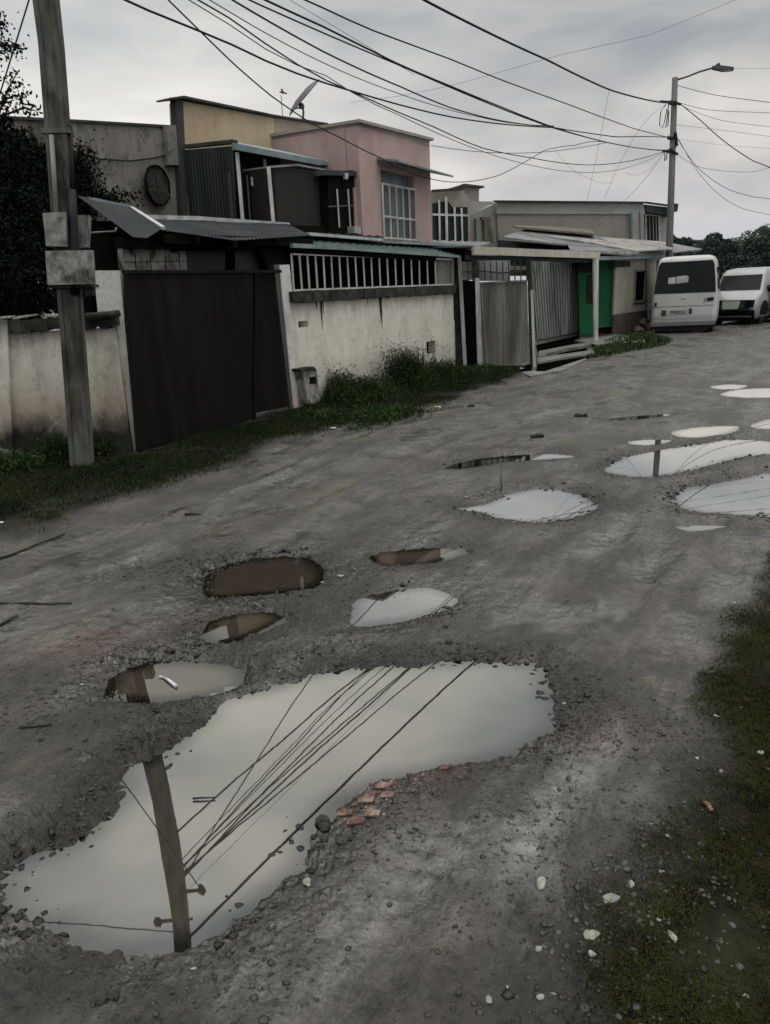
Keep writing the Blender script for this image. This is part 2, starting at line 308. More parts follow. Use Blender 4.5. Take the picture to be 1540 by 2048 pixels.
def gp(pts): return smooth_poly([G(*p)[:2] for p in pts])
def gl_(pts): return np.array([G(*p)[:2] for p in pts])
PUD = [  # outline in the survey picture, rubble round it, label
 ([(0, 1745), (75, 1700), (165, 1665), (235, 1590), (245, 1530), (330, 1495), (395, 1440), (440, 1395), (540, 1370), (640, 1338), (760, 1326), (900, 1322), (1000, 1315), (1085, 1330), (1100, 1380), (1118, 1430), (1080, 1470), (1010, 1510), (900, 1532), (790, 1555), (700, 1585), (630, 1650), (600, 1730), (520, 1800), (420, 1870), (330, 1905), (200, 1895), (110, 1855), (10, 1820)], 1., 'largest puddle in the foreground mirroring the pole and the cables'),
 ([(205, 1375), (235, 1340), (290, 1322), (370, 1315), (450, 1322), (492, 1335), (490, 1365), (440, 1385), (350, 1398), (270, 1402), (220, 1395)], 1., 'oval puddle with a white scrap in it, just above the largest puddle'),
 ([(400, 1260), (415, 1238), (470, 1222), (530, 1220), (580, 1232), (545, 1255), (490, 1275), (440, 1285), (408, 1278)], .8, 'small brown oval puddle between two bigger brown ones'),
 ([(395, 1172), (420, 1140), (480, 1118), (560, 1108), (620, 1112), (650, 1135), (640, 1165), (590, 1180), (500, 1190), (415, 1194)], 1., 'wide brown puddle ringed by dark rubble in the middle of the road'),
 ([(695, 1225), (715, 1195), (780, 1178), (860, 1170), (915, 1190), (905, 1210), (840, 1232), (760, 1246), (700, 1250)], .7, 'bright kidney shaped puddle above the large foreground puddle'),
 ([(742, 1110), (790, 1098), (880, 1092), (938, 1096), (925, 1108), (880, 1120), (800, 1128), (755, 1125)], .3, 'shallow muddy puddle with one bright tip'),
 ([(915, 1015), (975, 1003), (1020, 985), (1080, 975), (1150, 983), (1195, 1010), (1160, 1030), (1090, 1041), (1010, 1038), (960, 1025)], .6, 'bright almond shaped puddle with muddy scum at its left end'),
 ([(1205, 938), (1240, 915), (1300, 900), (1400, 885), (1460, 876), (1540, 880), (1600, 890), (1560, 905), (1480, 912), (1400, 935), (1330, 948), (1265, 952)], .5, 'long bright puddle that mirrors the lamp pole'),
 ([(1345, 1000), (1365, 975), (1430, 965), (1500, 950), (1600, 935), (1680, 960), (1640, 1030), (1530, 1030), (1440, 1025), (1380, 1018)], .5, 'large bright puddle cut by the right edge of the picture'),
 ([(1255, 882), (1290, 876), (1345, 878), (1320, 886), (1275, 888)], .2, 'tiny puddle left of the long bright one'),
 ([(1345, 862), (1400, 852), (1475, 850), (1465, 862), (1410, 872), (1360, 872)], .1, 'shallow pale puddle behind the long bright one'),
 ([(1440, 788), (1470, 778), (1540, 774), (1600, 778), (1560, 792), (1490, 794)], .2, 'far bright puddle near the right edge'),
 ([(1420, 772), (1455, 767), (1495, 769), (1480, 776), (1440, 777)], .1, 'thin far puddle left of the far bright one'),
 ([(1215, 836), (1280, 829), (1340, 826), (1320, 832), (1250, 839)], .1, 'thin streak of water left of the pale puddle'),
 ([(1350, 1050), (1400, 1046), (1455, 1049), (1410, 1058), (1370, 1058)], .1, 'small wet dip below the right edge puddle'),
 ([(890, 935), (940, 918), (1030, 908), (1110, 905), (1150, 912), (1090, 917), (1010, 922), (950, 932)], .3, 'narrow crescent of water round a sunken patch'),
 ([(1500, 850), (1540, 836), (1580, 838), (1570, 852), (1530, 856)], .1, 'tiny puddle at the right edge beside the pale one'),
]
POL = [gp(p[0]) for p in PUD]; WZ = -.012
MOSS = gl_([(1540, 1120), (1500, 1230), (1465, 1300), (1430, 1400), (1395, 1500), (1370, 1620), (1300, 1740), (1190, 1830), (1120, 1960), (1080, 2200), (1800, 2600), (2600, 2000), (2400, 1400), (1800, 1050)])
DARK = gl_([(1460, 1290), (1390, 1380), (1330, 1480), (1290, 1560), (1200, 1640), (1110, 1730), (1060, 1800), (980, 1900), (890, 2000), (850, 2200), (1800, 2600), (2400, 1900), (1800, 1050)])
VERGE = gl_([(-900, 1250), (0, 1093), (100, 1062), (190, 1030), (330, 985), (450, 945), (545, 905), (560, 880), (640, 872), (740, 850), (830, 832), (930, 800), (1005, 770), (1060, 748), (1060, 737), (925, 733), (600, 820), (262, 908), (-40, 930), (-900, 1000)])
FVERGE = gl_([(1170, 722), (1230, 712), (1330, 694), (1345, 682), (1300, 672), (1240, 672), (1200, 690)])
BRICKM = [(G(740, 1590)[:2], .22), (G(860, 1545)[:2], .16), (G(200, 1290)[:2], .25), (G(380, 1245)[:2], .15), (G(1225, 1465)[:2], .2), (G(700, 1620)[:2], .12)]
TRK = []
for pts in ([(960, 2200), (1040, 1850), (1130, 1550), (1205, 1300), (1290, 1130), (1400, 1010), (1520, 930)], [(640, 2200), (840, 1780), (1020, 1540), (1120, 1290), (1190, 1120), (1285, 990), (1420, 850), (1560, 760)], [(560, 1080), (760, 940), (980, 850), (1220, 775), (1500, 715)],
            [(480, 1000), (700, 880), (940, 800), (1180, 740), (1450, 690)], [(-100, 1500), (150, 1290), (330, 1100), (560, 960), (820, 860), (1100, 800), (1400, 745)], [(1330, 1700), (1330, 1450), (1360, 1280), (1450, 1120), (1560, 1020)], [(-100, 1250), (200, 1120), (480, 990)]):
    q = smooth_poly([G(*p)[:2] for p in pts], 5); TRK.append(q[:(len(pts)-1)*5+1])
def ground_fields(x, y):
    r = np.hypot(x, y); u = x*FP.d[0]+y*FP.d[1]; v = -x*FP.d[1]+y*FP.d[0]
    # the road bends: tracks fan out from the lower left to the far right
    lw_ = np.clip(1.2-r/60, .25, 1)
    base = .016*fbm(x*.8, y*.8, 3, 1)+.050*fbm(u*.55, v*2.4+.6*fbm(x*.7, y*.7, 2, 8), 3, 2)*np.clip(r/3, .5, 1)+.016*fbm(x*5, y*5, 4, 3)+.008
    tr = fbm(u*.5, v*5, 3, 21); base += .016*tr
    fine = (.013*fbm(x*24, y*24, 4, 5)+.006*fbm(x*80, y*80, 2, 6))*(.5+1.6*np.clip(fbm(x*1.3, y*1.3, 3, 7)+.4, 0, 1))
    base = base*lw_+.005
    for tp in TRK:
        mn = tp.min(0)-.5; mxx = tp.max(0)+.5; q = np.where((x > mn[0]) & (x < mxx[0]) & (y > mn[1]) & (y < mxx[1]))[0]
        if not len(q): continue
        d2 = np.full(len(q), 1e9); sg_ = np.zeros(len(q)); acc = 0.
        for i in range(len(tp)-1):
            e = tp[i+1]-tp[i]; l = np.linalg.norm(e); wx = x[q]-tp[i, 0]; wy = y[q]-tp[i, 1]; tt = np.clip((wx*e[0]+wy*e[1])/(l*l), 0, 1); dd = (wx-e[0]*tt)**2+(wy-e[1]*tt)**2; m = dd < d2; d2[m] = dd[m]; sg_[m] = acc+tt[m]*l; acc += l
        dd = np.sqrt(d2)+.05*fbm(x[q]*3, y[q]*3, 3, 91); a_ = np.clip(.5+1.5*fbm(x[q]*.9, y[q]*.9, 2, 92), .25, 1)
        base[q] += a_*(-.020*np.exp(-(dd/.10)**2)+.013*np.exp(-((dd-.19)/.07)**2)+.005*np.sin(sg_*70+dd*30)*np.exp(-(dd/.10)**4))
    rub = np.zeros_like(x); near = np.full_like(x, 9.); zz = base.copy(); wetd = np.full_like(x, 9.)
    nz = .09*fbm(x*4, y*4, 4, 12)+.05*fbm(x*19, y*19, 3, 13)
    for p, (pp, k, lab) in zip(POL, PUD):
        mn = p.min(0)-.9; mxx = p.max(0)+.9; q = np.where((x > mn[0]) & (x < mxx[0]) & (y > mn[1]) & (y < mxx[1]))[0]
        if not len(q): continue
        sz = min(1, .35+np.sqrt(np.ptp(p[:, 0])*np.ptp(p[:, 1]))*.35); d0 = sdf(p, x[q], y[q]); d = d0+nz[q]*sz*(.6+.6*k)
        rub[q] = np.maximum(rub[q], k*np.exp(-((np.abs(d0)-.06)/.17)**2)*(d0 > -.25)); near[q] = np.minimum(near[q], d)
    hp = np.where(near < 0, WZ+np.maximum(near*.22, -.035), WZ+near*.13); tt = np.clip((near-.02)/.30, 0, 1); tt = tt*tt*(3-2*tt)
    zz = np.where(near < .5, np.where(near < 0, hp, hp*(1-tt)+np.maximum(zz, WZ+.006)*tt), zz)
    patch = np.clip((fbm(x*1.7, y*1.7, 3, 31)+.02)*5, 0, 1); rub2 = rub*(.35+.65*patch)
    zz += np.where(near > -.02, rub2*(.075*np.abs(fbm(x*15, y*15, 3, 33))+.040*np.abs(fbm(x*42, y*42, 2, 34)))*np.clip(near/.04+.5, 0, 1), 0)+np.where(near > 0, fine*(.6+1.5*rub2), 0)
    sv = sdf(VERGE, x, y)+.35*fbm(x*2, y*2, 3, 41); verge = np.clip(-sv/.25+.3, 0, 1)
    sf = sdf(FVERGE, x, y)+.3*fbm(x*2, y*2, 3, 43); verge = np.maximum(verge, np.clip(-sf/.3+.3, 0, 1))
    sm = sdf(MOSS, x, y)+.30*fbm(x*2.6, y*2.6, 4, 42)+.1*fbm(x*12, y*12, 3, 44); moss = np.clip(-sm/.22+.35, 0, 1)
    sk = sdf(DARK, x, y)+.5*fbm(x*2.0, y*2.0, 4, 45)+.12*fbm(x*9, y*9, 3, 46); dark = np.clip(-sk/.45+.35, 0, 1)
    zz += verge*(.035+.02*fbm(x*7, y*7, 3, 47))+moss*(.012+.03*fbm(x*9, y*9, 4, 48))+dark*.014*fbm(x*22, y*22, 3, 49)
    wet = np.clip(1-near/.45, 0, 1)**1.5*.95
    br = np.zeros_like(x)
    for c, rr in BRICKM: br = np.maximum(br, np.exp(-(((x-c[0])**2+(y-c[1])**2)/rr**2)))
    br = np.clip(br*1.1+br*2.4*fbm(x*11, y*11, 3, 51), 0, 1)
    rb = np.clip(rub2*1.2, 0, 1); return zz, moss, np.maximum(dark, 0), verge, wet, br, rb
azs = np.concatenate([np.linspace(-180, -36, 60)[:-1], np.linspace(-36, 36, 1000), np.linspace(36, 180, 60)[1:]])*math.pi/180
rs = np.concatenate([[.02, .3, .6], np.geomspace(.85, 45, 900), np.geomspace(50, 900, 30)])
AA, RR = np.meshgrid(azs, rs); gx = (RR*np.sin(AA)).ravel(); gy = (RR*np.cos(AA)).ravel()
gz, fm, fd, fv, fwt, fb, fr = ground_fields(gx, gy); gz = np.where(np.hypot(gx, gy) > 45, gz*.3, gz)
nr, na = len(rs), len(azs); I = np.arange(nr*na).reshape(nr, na)
fc = np.stack([I[:-1, :-1], I[:-1, 1:], I[1:, 1:], I[1:, :-1]], -1).reshape(-1, 4)
t = MT('wet_mud')
n1_ = t.noise(1.1, 5, (1, 1, 1), .6, .3); n2_ = t.noise(9, 6, (1, 1, 1), .65, .2); n3_ = t.noise(70, 4, (1, 1, 1), .7)
rot = t.n('ShaderNodeMapping', {0: t.pos, 'Rotation': (0, 0, -math.atan2(FP.d[1], FP.d[0]))}); rot2 = t.n('ShaderNodeMapping', {0: rot.outputs[0], 'Scale': (.75, 1.9, 1)})
n4_ = t.n('ShaderNodeTexNoise', {0: rot2.outputs[0], 'Scale': 1.3, 'Detail': 6, 'Roughness': .6}).outputs[0]
vor = t.n('ShaderNodeTexVoronoi', {0: t.n('ShaderNodeVectorMath', {0: t.pos, 1: (1, 1, 0)}, operation='MULTIPLY').outputs[0], 'Scale': 55.0, 'Randomness': 1.0}).outputs[0]
n5_ = t.noise(28, 6, (1, 1, 1), .7, .4); n6_ = t.noise(2.7, 6, (1, 1, 1), .68, .3)
c = t.mix(t.map(n4_, .38, .64), (.050, .050, .046), (.190, .188, .172)); c = t.mix(t.math('MULTIPLY', t.map(n1_, .42, .62), .65), c, (.110, .088, .064))
c = t.mix(t.math('MULTIPLY', t.map(n6_, .50, .60), .6), c, (.036, .038, .036)); c = t.mix(t.math('MULTIPLY', t.map(n5_, .5, .7), .55), c, (.030, .030, .028)); c = t.mix(t.math('MULTIPLY', t.map(n2_, .56, .76), .5), c, (.19, .19, .18))
c = t.mix(t.math('MULTIPLY', t.map(n3_, .54, .70), .55), c, (.020, .020, .018))
rg7 = t.n('ShaderNodeTexNoise', {0: rot2.outputs[0], 'Scale': 6.5, 'Detail': 7, 'Roughness': .62, 'Distortion': .8}).outputs[0]; ck = t.map(t.math('ABSOLUTE', t.math('SUBTRACT', rg7, .5)), 0, .028, 1, 0)
ck = t.math('MULTIPLY', ck, t.map(n6_, .44, .58)); c = t.mix(t.math('MULTIPLY', ck, .8), c, (.018, .018, .016))
rg8 = t.n('ShaderNodeTexNoise', {0: rot2.outputs[0], 'Scale': 2.6, 'Detail': 8, 'Roughness': .66, 'Distortion': .4}).outputs[0]; c = t.mix(t.math('MULTIPLY', t.map(rg8, .54, .62), .6), c, (.034, .034, .031))
c = t.mix(t.math('MULTIPLY', t.attr('rub'), .85), c, t.mix(t.map(n3_, .4, .7), (.012, .012, .011), (.045, .045, .042)))
c = t.mix(t.math('MULTIPLY', t.attr('wet'), .7), c, t.mix(t.map(n5_, .4, .65), (.040, .038, .032), (.018, .018, .016))); c = t.mix(t.math('MULTIPLY', t.attr('brick'), .40), c, (.10, .06, .05))
c = t.mix(t.math('MULTIPLY', t.attr('dark'), .93), c, t.mix(t.map(n5_, .4, .62), (.010, .011, .011), (.046, .046, .042)))
c = t.mix(t.attr('moss'), c, t.mix(t.map(n2_, .40, .62), (.008, .0085, .005), (.028, .029, .014))); c = t.mix(t.math('MULTIPLY', t.attr('verge'), t.map(n6_, .62, .40, .55, 1.)), c, t.mix(t.map(n2_, .4, .66), (.006, .008, .004), (.020, .022, .010)))
hh_ = t.math('ADD', t.math('MULTIPLY', n5_, 1.6), t.math('ADD', t.math('MULTIPLY', n3_, .5), t.math('MULTIPLY', t.map(vor, 0, .6), .35)))
gw = t.noise(.75, 5, (1, 1, 1), .6, .5); wp = t.map(t.math('ADD', t.math('MULTIPLY', n4_, .55), t.math('MULTIPLY', gw, .45)), .475, .555)
bst = t.map(wp, 0, 1, .85, .30)
bn_ = t.n('ShaderNodeBump', {'Strength': bst, 'Distance': .022, 'Height': t.math('ADD', hh_, t.math('MULTIPLY', n2_, 2.2))}); t.t.links.new(bn_.outputs[0], t.b.inputs['Normal'])
rg = t.map(wp, 0, 1, .52, .15)
vg_ = t.math('MAXIMUM', t.attr('moss'), t.math('MAXIMUM', t.math('MULTIPLY', t.attr('dark'), .7), t.attr('verge')))
rg = t.math('ADD', rg, t.math('MULTIPLY', vg_, .3)); rg = t.math('SUBTRACT', rg, t.math('MULTIPLY', t.attr('wet'), .12))
M['mud'] = t.done(c, rg, 0, t.map(vg_, 0, 1, .75, .05))
g = np_mesh('ground', np.stack([gx, gy, gz], 1), fc[:, ::-1], M['mud'], dict(moss=fm, dark=fd, verge=fv, wet=fwt, brick=fb, rub=fr), True); tag(g, kind='structure')
for ip, (p, (pp, k, lab)) in enumerate(zip(POL, PUD)):
    c0 = p.mean(0); ext = np.ptp(p, axis=0); st_ = max(.015, min(.05, ext.min()/24)); wz = WZ-.0004*(ip % 5)
    xs = np.arange(p[:, 0].min()-.14, p[:, 0].max()+.14, st_); ys = np.arange(p[:, 1].min()-.14, p[:, 1].max()+.14, st_); XX, YY = np.meshgrid(xs, ys); sd_ = sdf(p, XX.ravel(), YY.ravel())
    II = np.arange(XX.size).reshape(XX.shape); fq = np.stack([II[:-1, :-1], II[:-1, 1:], II[1:, 1:], II[1:, :-1]], -1).reshape(-1, 4); fq = fq[(sd_[fq] < .11).all(1)]
    us = np.unique(fq); rem = np.zeros(XX.size, int); rem[us] = np.arange(len(us)); ins = min(.10, .25*ext.min()); dp = np.clip(-sd_[us]/ins*.9+.1, 0, 1)
    o = np_mesh('puddle', np.stack([XX.ravel()[us], YY.ravel()[us], np.full(len(us), wz)], 1), rem[fq], M['mudreflect' if ('brown' in lab or 'oval' in lab or 'muddy puddle' in lab) else 'water'], dict(deep=dp), False, None, (c0[0], c0[1], wz)); tag(o, lab, 'puddle', None, 'structure')
def gz_at(x, y): return float(ground_fields(np.array([float(x)]), np.array([float(y)]))[0][0])
def on(px, py, dz=0): p = G(px, py); return V(p[0], p[1], gz_at(p[0], p[1])+dz)
#@@REST
# ------------------------------------------------------------------ boundary walls along the street
def holewall(mb, pl, s0, s1, z0, z1, off, th, holes=()):
    """a wall in plane coordinates with real rectangular openings"""
    ss = sorted({s0, s1, *[h for q in holes for h in q[:2]]}); zs = sorted({z0, z1, *[h for q in holes for h in q[2:]]})
    for a, b in zip(ss[:-1], ss[1:]):
        for c, d in zip(zs[:-1], zs[1:]):
            ma, mz = (a+b)/2, (c+d)/2
            if any(h[0] < ma < h[1] and h[2] < mz < h[3] for h in holes): continue
            mb.prism([pl.X(a, c, off), pl.X(b, c, off), pl.X(b, d, off), pl.X(a, d, off)], pl.N3*th)
    return mb
def pq(pl, pts, off): return [pl.P(x, y, off if not isinstance(off, (list, tuple)) else off[i]) for i, (x, y) in enumerate(pts)]
def pz(mb, pl, pts, off, th): return mb.prism(pq(pl, pts, off), pl.N3*th)
def ragged(mb, pl, s0, s1, z0, z1, off, th, n=26, amp=.03):
    """a crumbling cap: a row of prisms whose bottom and top wander"""
    for i in range(n):
        a = s0+(s1-s0)*i/n; b = s0+(s1-s0)*(i+1)/n
        l0, l1, t0, t1 = [rnd.uniform(-amp, amp) for _ in range(4)]; o = rnd.uniform(0, .02)
        mb.prism([pl.X(a, z0+l0, off-o), pl.X(b, z0+l1, off-o), pl.X(b, z1+t1*.5, off-o), pl.X(a, z1+t0*.5, off-o)], pl.N3*(th+2*o))
    return mb
# left wall
s0 = LP.SZ(-420, 960)[0]; s1, zt = LP.SZ(226, 636); sb = LP.SZ(18, 800)[0]
T = thing('boundary_wall', 'stained cream wall with a crumbling dark coping behind the leaning pole, left of the black gate', 'wall', LP.X(sb, 0))
holewall(MB(), LP, s0, s1, -.2, zt-.10, 0, .16).build('wall_panel', M['creamL'], T)
ragged(MB(), LP, s0, s1+.04, zt-.09, zt+.03, -.05, .26, 40, .022).build('coping', M['coping'], T)
MB().tube([LP.X(s1-.25, zt+.02, -.10), LP.X(s1+.02, zt+.035, -.12), LP.X(s1+.09, zt+.05, -.13)], .045, 8, .035).build('drain_spout', M['coping'], T)
mb = MB()
for i in range(9): u = s0+.5+i*.27; mb.prism([LP.X(u, zt+.035, -.06), LP.X(u+.24, zt+.05+rnd.uniform(-.01, .02), -.07), LP.X(u+.25, zt+.055, .15), LP.X(u, zt+.045, .15)], (0, 0, .018))
mb.build('cap_tiles', M['block'], T)
pz(MB(), LP, [(-12, 640), (14, 640), (26, 928), (-4, 930)], -.09, .10).build('buttress', M['creamL'], T)
T = thing('gate_pillar', 'white rendered pillar at the left side of the black gate', 'pillar', LP.P(250, 912, .03), 'white pillars beside the black gate')
pz(MB(), LP, [(187, 541), (240, 541), (273, 914), (225, 916)], .165, .25).build('shaft', M['white_post'], T)
# right gate pillar
T = thing('gate_pillar', 'narrow white pillar between the black gate and the railed cream wall', 'pillar', FP.P(595, 830, 0), 'white pillars beside the black gate')
pz(MB(), FP, [(559, 530), (579, 529), (606, 800), (590, 836)], 0, .22).build('shaft', M['white_post'], T)
pz(MB(), FP, [(548, 529), (557, 529), (589, 836), (583, 838)], .02, .05).build('jamb', M['metal'], T)
# black gate
T = thing('metal_gate', 'wide black sheet metal gate under the dark sagging roof', 'gate', FP.X(1.6, 0))
sA, zA = FP.SZ(243, 548); sB = FP.SZ(508, 548)[0]; sC = FP.SZ(557, 545)[0]; sA2 = FP.SZ(274, 908)[0]; sB2 = FP.SZ(508, 884)[0]; sC2 = FP.SZ(586, 836)[0]
MB().corr(FP.X(sA2, -.02, -.02), FP.X(sB2, .0, -.02), FP.X(sB, 1.9, -.02), FP.X(sA, 1.9, -.02), 30, .010, nv=2).build('leaf', M['gate'], T)
MB().corr(FP.X(sB2+.01, .12, .05), FP.X(sC2, .10, .05), FP.X(sC, 1.9, .05), FP.X(sB+.01, 1.9, .05), 14, .008, nv=2).build('leaf', M['gate'], T)
mb = MB(); mb.bar(FP.X(sA, 1.915, -.03), FP.X(sC, 1.915, -.03), .05, .035); mb.bar(FP.X(sB2, 0, -.04), FP.X(sB, 1.9, -.04), .03); mb.bar(FP.X(sA2+.01, 0, -.04), FP.X(sA+.01, 1.9, -.04), .035)
mb.build('frame', M['gate'], T)
# what fills the gap over the gate: near-black sheets painting the roof's shade, block panel, curtain sheets
T = thing('gate_overpanel', 'dark strip of painted shade with a cracked block panel above the black gate', 'panel', FP.X(1.6, 1.9, .3))
pz(MB(), FP, [(130, 440), (650, 452), (640, 640), (130, 640)], .95, .06).build('back_shade', M['void'], T)
pz(MB(), FP, [(165, 470), (246, 475), (246, 640), (165, 640)], .40, .05).build('side_shade', M['void'], T)
pz(MB(), FP, [(245, 495), (336, 497), (345, 508), (358, 503), (371, 500), (376, 549), (248, 547)], .28, .08).build('block_panel', M['block'], T)
mb = MB()
for a in (270, 300, 330, 358): mb.bar(FP.P(a, 500, .275), FP.P(a+3, 546, .275), .012, .006)
mb.bar(FP.P(248, 524, .275), FP.P(374, 522, .275), .012, .006); mb.build('crack', M['coping'], T)
MB().corr(FP.P(376, 547, .32), FP.P(450, 547, .32), FP.P(450, 500, .32), FP.P(372, 500, .32), 12, .012).build('sheet', M['darkcorr'], T)
MB().corr(FP.P(470, 547, .30), FP.P(520, 547, .30), FP.P(519, 499, .30), FP.P(470, 499, .30), 8, .012).build('pale_sheet', M['greydark'], T)
pz(MB(), FP, [(240, 474), (585, 478), (585, 500), (243, 496)], .10, .10).build('beam', M['void'], T)
pz(MB(), FP, [(520, 500), (585, 486), (587, 600), (545, 560)], .12, .08).build('dark_board', M['void'], T)  # near-black sheet painting shade in the gap over the gate
# gate roof
T = thing('porch_roof', 'sagging dark corrugated roof sheets with a white edge over the black gate', 'roof', FP.X(1.8, 2.3, .4))
a, b, c_, d_ = FP.P(282, 441, 1.25), FP.P(576, 450, 1.25), FP.P(620, 472, .0), FP.P(322, 456, .15)
mb = MB(); P0 = [FP.P(322, 460, .02), FP.P(395, 470, -.10), FP.P(470, 481, -.22), FP.P(555, 475, -.12), FP.P(622, 471, -.02)]; P1 = [FP.P(282, 440, 1.1), FP.P(355, 442, 1.1), FP.P(430, 444, 1.1), FP.P(505, 447, 1.1), FP.P(578, 450, 1.1)]
for i in range(4): mb.corr(P0[i], P0[i+1], P1[i+1]+(0, 0, .004*i), P1[i]+(0, 0, .004*i), 11, .006, nv=3)
mb.build('roof_sheets', M['tin'], T)
mb = MB(); mb.bar(FP.P(274, 434, 1.12), FP.P(400, 437, 1.12), .05, .055); mb.bar(FP.P(400, 437, 1.12), FP.P(577, 449, 1.12), .05, .05); mb.build('white_edge', M['trim'], T)
mb = MB()
for i in range(5): mb.bar(P0[i]+(0, 0, -.05), P1[i]+(0, 0, -.05), .05, .07)
mb.bar(P0[0]+(0, 0, -.09), P0[4]+(0, 0, -.09), .06, .10); mb.build('rafters', M['void'], T)
# left hanging sheet
T = thing('roof_sheet', 'loose bluish tin sheet slanting down beside the leaning pole', 'roof sheet', FP.P(262, 440, .4))
q = [FP.P(154, 391, 1.3), FP.P(262, 412, 1.25), FP.P(326, 456, -.05), FP.P(294, 476, -.12), FP.P(266, 474, -.12)]
MB().corr(q[4], q[3], q[1], q[0], 1, .0, nv=3).corr(q[3], q[2], q[2]+(0, 0, .01), q[1], 1, 0., nv=3).build('sheet', M['tin'], T)
MB().bar(FP.P(175, 397, 1.24), FP.P(262, 415, 1.2), .07, .035).build('white_edge', M['bluetrim'], T)
mb = MB(); mb.bar(FP.P(262, 415, 1.2), FP.P(326, 456, -.06), .05, .03); mb.build('edge_strip', M['trim'], T)
MB().tube([FP.P(178, 466, .25), FP.P(212, 464, .25), FP.P(231, 463, .22), FP.P(233, 455, .22)], .012).build('pipe', M['metal'], T)
# ---- second, railed wall
s0 = FP.SZ(588, 700)[0]; s1, zt = FP.SZ(906, 573); zc = FP.SZ(760, 584)[1]
h1 = (FP.SZ(597, 650)[0], FP.SZ(617, 650)[0], FP.SZ(605, 655)[1], FP.SZ(605, 642)[1]); h2 = (FP.SZ(853, 690)[0], FP.SZ(871, 690)[0], FP.SZ(862, 708)[1], FP.SZ(862, 682)[1])
T = thing('railed_wall', 'cream street wall topped with white railings, weeds growing at its foot', 'wall', FP.X(6, 0))
holewall(MB(), FP, s0, s1, -.2, 1.50, 0, .18, (h1, h2)).build('wall_panel', M['cream'], T)
mb = MB()
for h in (h1, h2): mb.prism([FP.X(h[0]-.01, h[2]-.01, .15), FP.X(h[1]+.01, h[2]-.01, .15), FP.X(h[1]+.01, h[3]+.01, .15), FP.X(h[0]-.01, h[3]+.01, .15)], FP.N3*.02)
mb.build('hole_back', M['void'], T)
ragged(MB(), FP, s0-.02, s1, 1.50, 1.65, -.05, .28, 34, .014).build('coping', M['coping'], T)
mb = MB()
for px, w_, hh in ((641, .035, .42), (645, .02, .2), (760, .06, .42), (762, .03, .52), (632, .03, .12), (735, .02, .1)):
    u = FP.SZ(px, 600)[0]; n = 9; top = 1.505; l = [FP.X(u-w_*(1-(i/n)**1.3)*rnd.uniform(.6, 1), top-hh*i/n, -.004) for i in range(n+1)]; r_ = [FP.X(u+w_*(1-(i/n)**1.3)*rnd.uniform(.6, 1), top-hh*i/n, -.004) for i in range(n+1)]
    mb.prism(l+r_[::-1], FP.N3*.003)
mb.build('runoff_stain', M['coping'], T)
RA = FP.SZ(584, 520)[0]; RB = FP.SZ(872, 520)[0]
mb = MB(); mb.bar(FP.P(585, 507, .02), FP.P(905, 519, .02), .03, .035).build('top_rail', M['bars'], T)
MB().bar(FP.X(RA, 1.665, .03), FP.X(s1, 1.665, .03), .03, .025).build('bottom_rail', M['bars'], T)
nb = 19
for i in range(nb):
    px = 585+(872-585)*i/(nb-1); u0, z0 = FP.SZ(px, 507+12*(px-585)/320); u1 = u0+rnd.uniform(-.01, .01)
    MB().bar(FP.X(u1, 1.65, .02), FP.X(u0, z0, .02), .026, .026).build('railing_bar', M['bars'], T)
mb = MB()
for i in range(5): px = 876+i*7; mb.bar(FP.P(px, 572, .05), FP.P(px, 519, .05), .015)
for y in (535, 552): mb.bar(FP.P(872, y, .05), FP.P(908, y+2, .05), .012)
mb.build('lattice', M['corr'], T)
pz(MB(), FP, [(560, 470), (945, 500), (930, 640), (560, 640)], .95, .05).build('shade_backing', M['void'], T)  # dark sheet paints the shaded interior behind the railings
pz(MB(), FP, [(872, 519), (908, 520), (908, 572), (872, 572)], .12, .02).build('pale_board', M['corr'], T)
# canopies behind it
T = thing('canopy_roof', 'low canopy roof with a pale blue edge above the white railings', 'roof', FP.X(6, 2.25, .5))
mb = MB(); mb.corr(FP.P(584, 491, -.05), FP.P(916, 513, -.05), FP.P(940, 497, .9), FP.P(640, 476, .9), 24, .012, nv=2); mb.build('roof_sheets', M['greenpatch'], T)
mb = MB(); mb.bar(FP.P(583, 491, -.08), FP.P(700, 497, -.08), .05, .055); mb.bar(FP.P(700, 498, -.08), FP.P(917, 513, -.08), .04, .045); mb.build('edge_board', M['bluetrim'], T)
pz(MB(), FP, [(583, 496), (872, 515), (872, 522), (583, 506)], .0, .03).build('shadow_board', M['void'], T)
T = thing('canopy_roof', 'thin white roof edge running from the gate roof to the pink house window', 'roof', FP.P(690, 475, .6))
mb = MB(); mb.bar(FP.P(616, 468, .5), FP.P(764, 480, .5), .05, .045); mb.build('edge_board', M['trim'], T)
MB().corr(FP.P(616, 469, .5), FP.P(764, 481, .5), FP.P(765, 472, .98), FP.P(600, 462, 1.3), 10, .012, nv=1).build('roof_sheets', M['tin'], T)
T = thing('canopy_roof', 'grey roof strip below the window of the pink house', 'roof', FP.P(850, 486, .8))
mb = MB(); mb.bar(FP.P(764, 483, .55), FP.P(948, 493, .55), .05, .05).build('edge_board', M['bluetrim'], T)
MB().corr(FP.P(764, 484, .55), FP.P(948, 494, .55), FP.P(990, 484, 2.3), FP.P(765, 478, .98), 12, .012, nv=1).build('roof_sheets', M['tin2'], T)
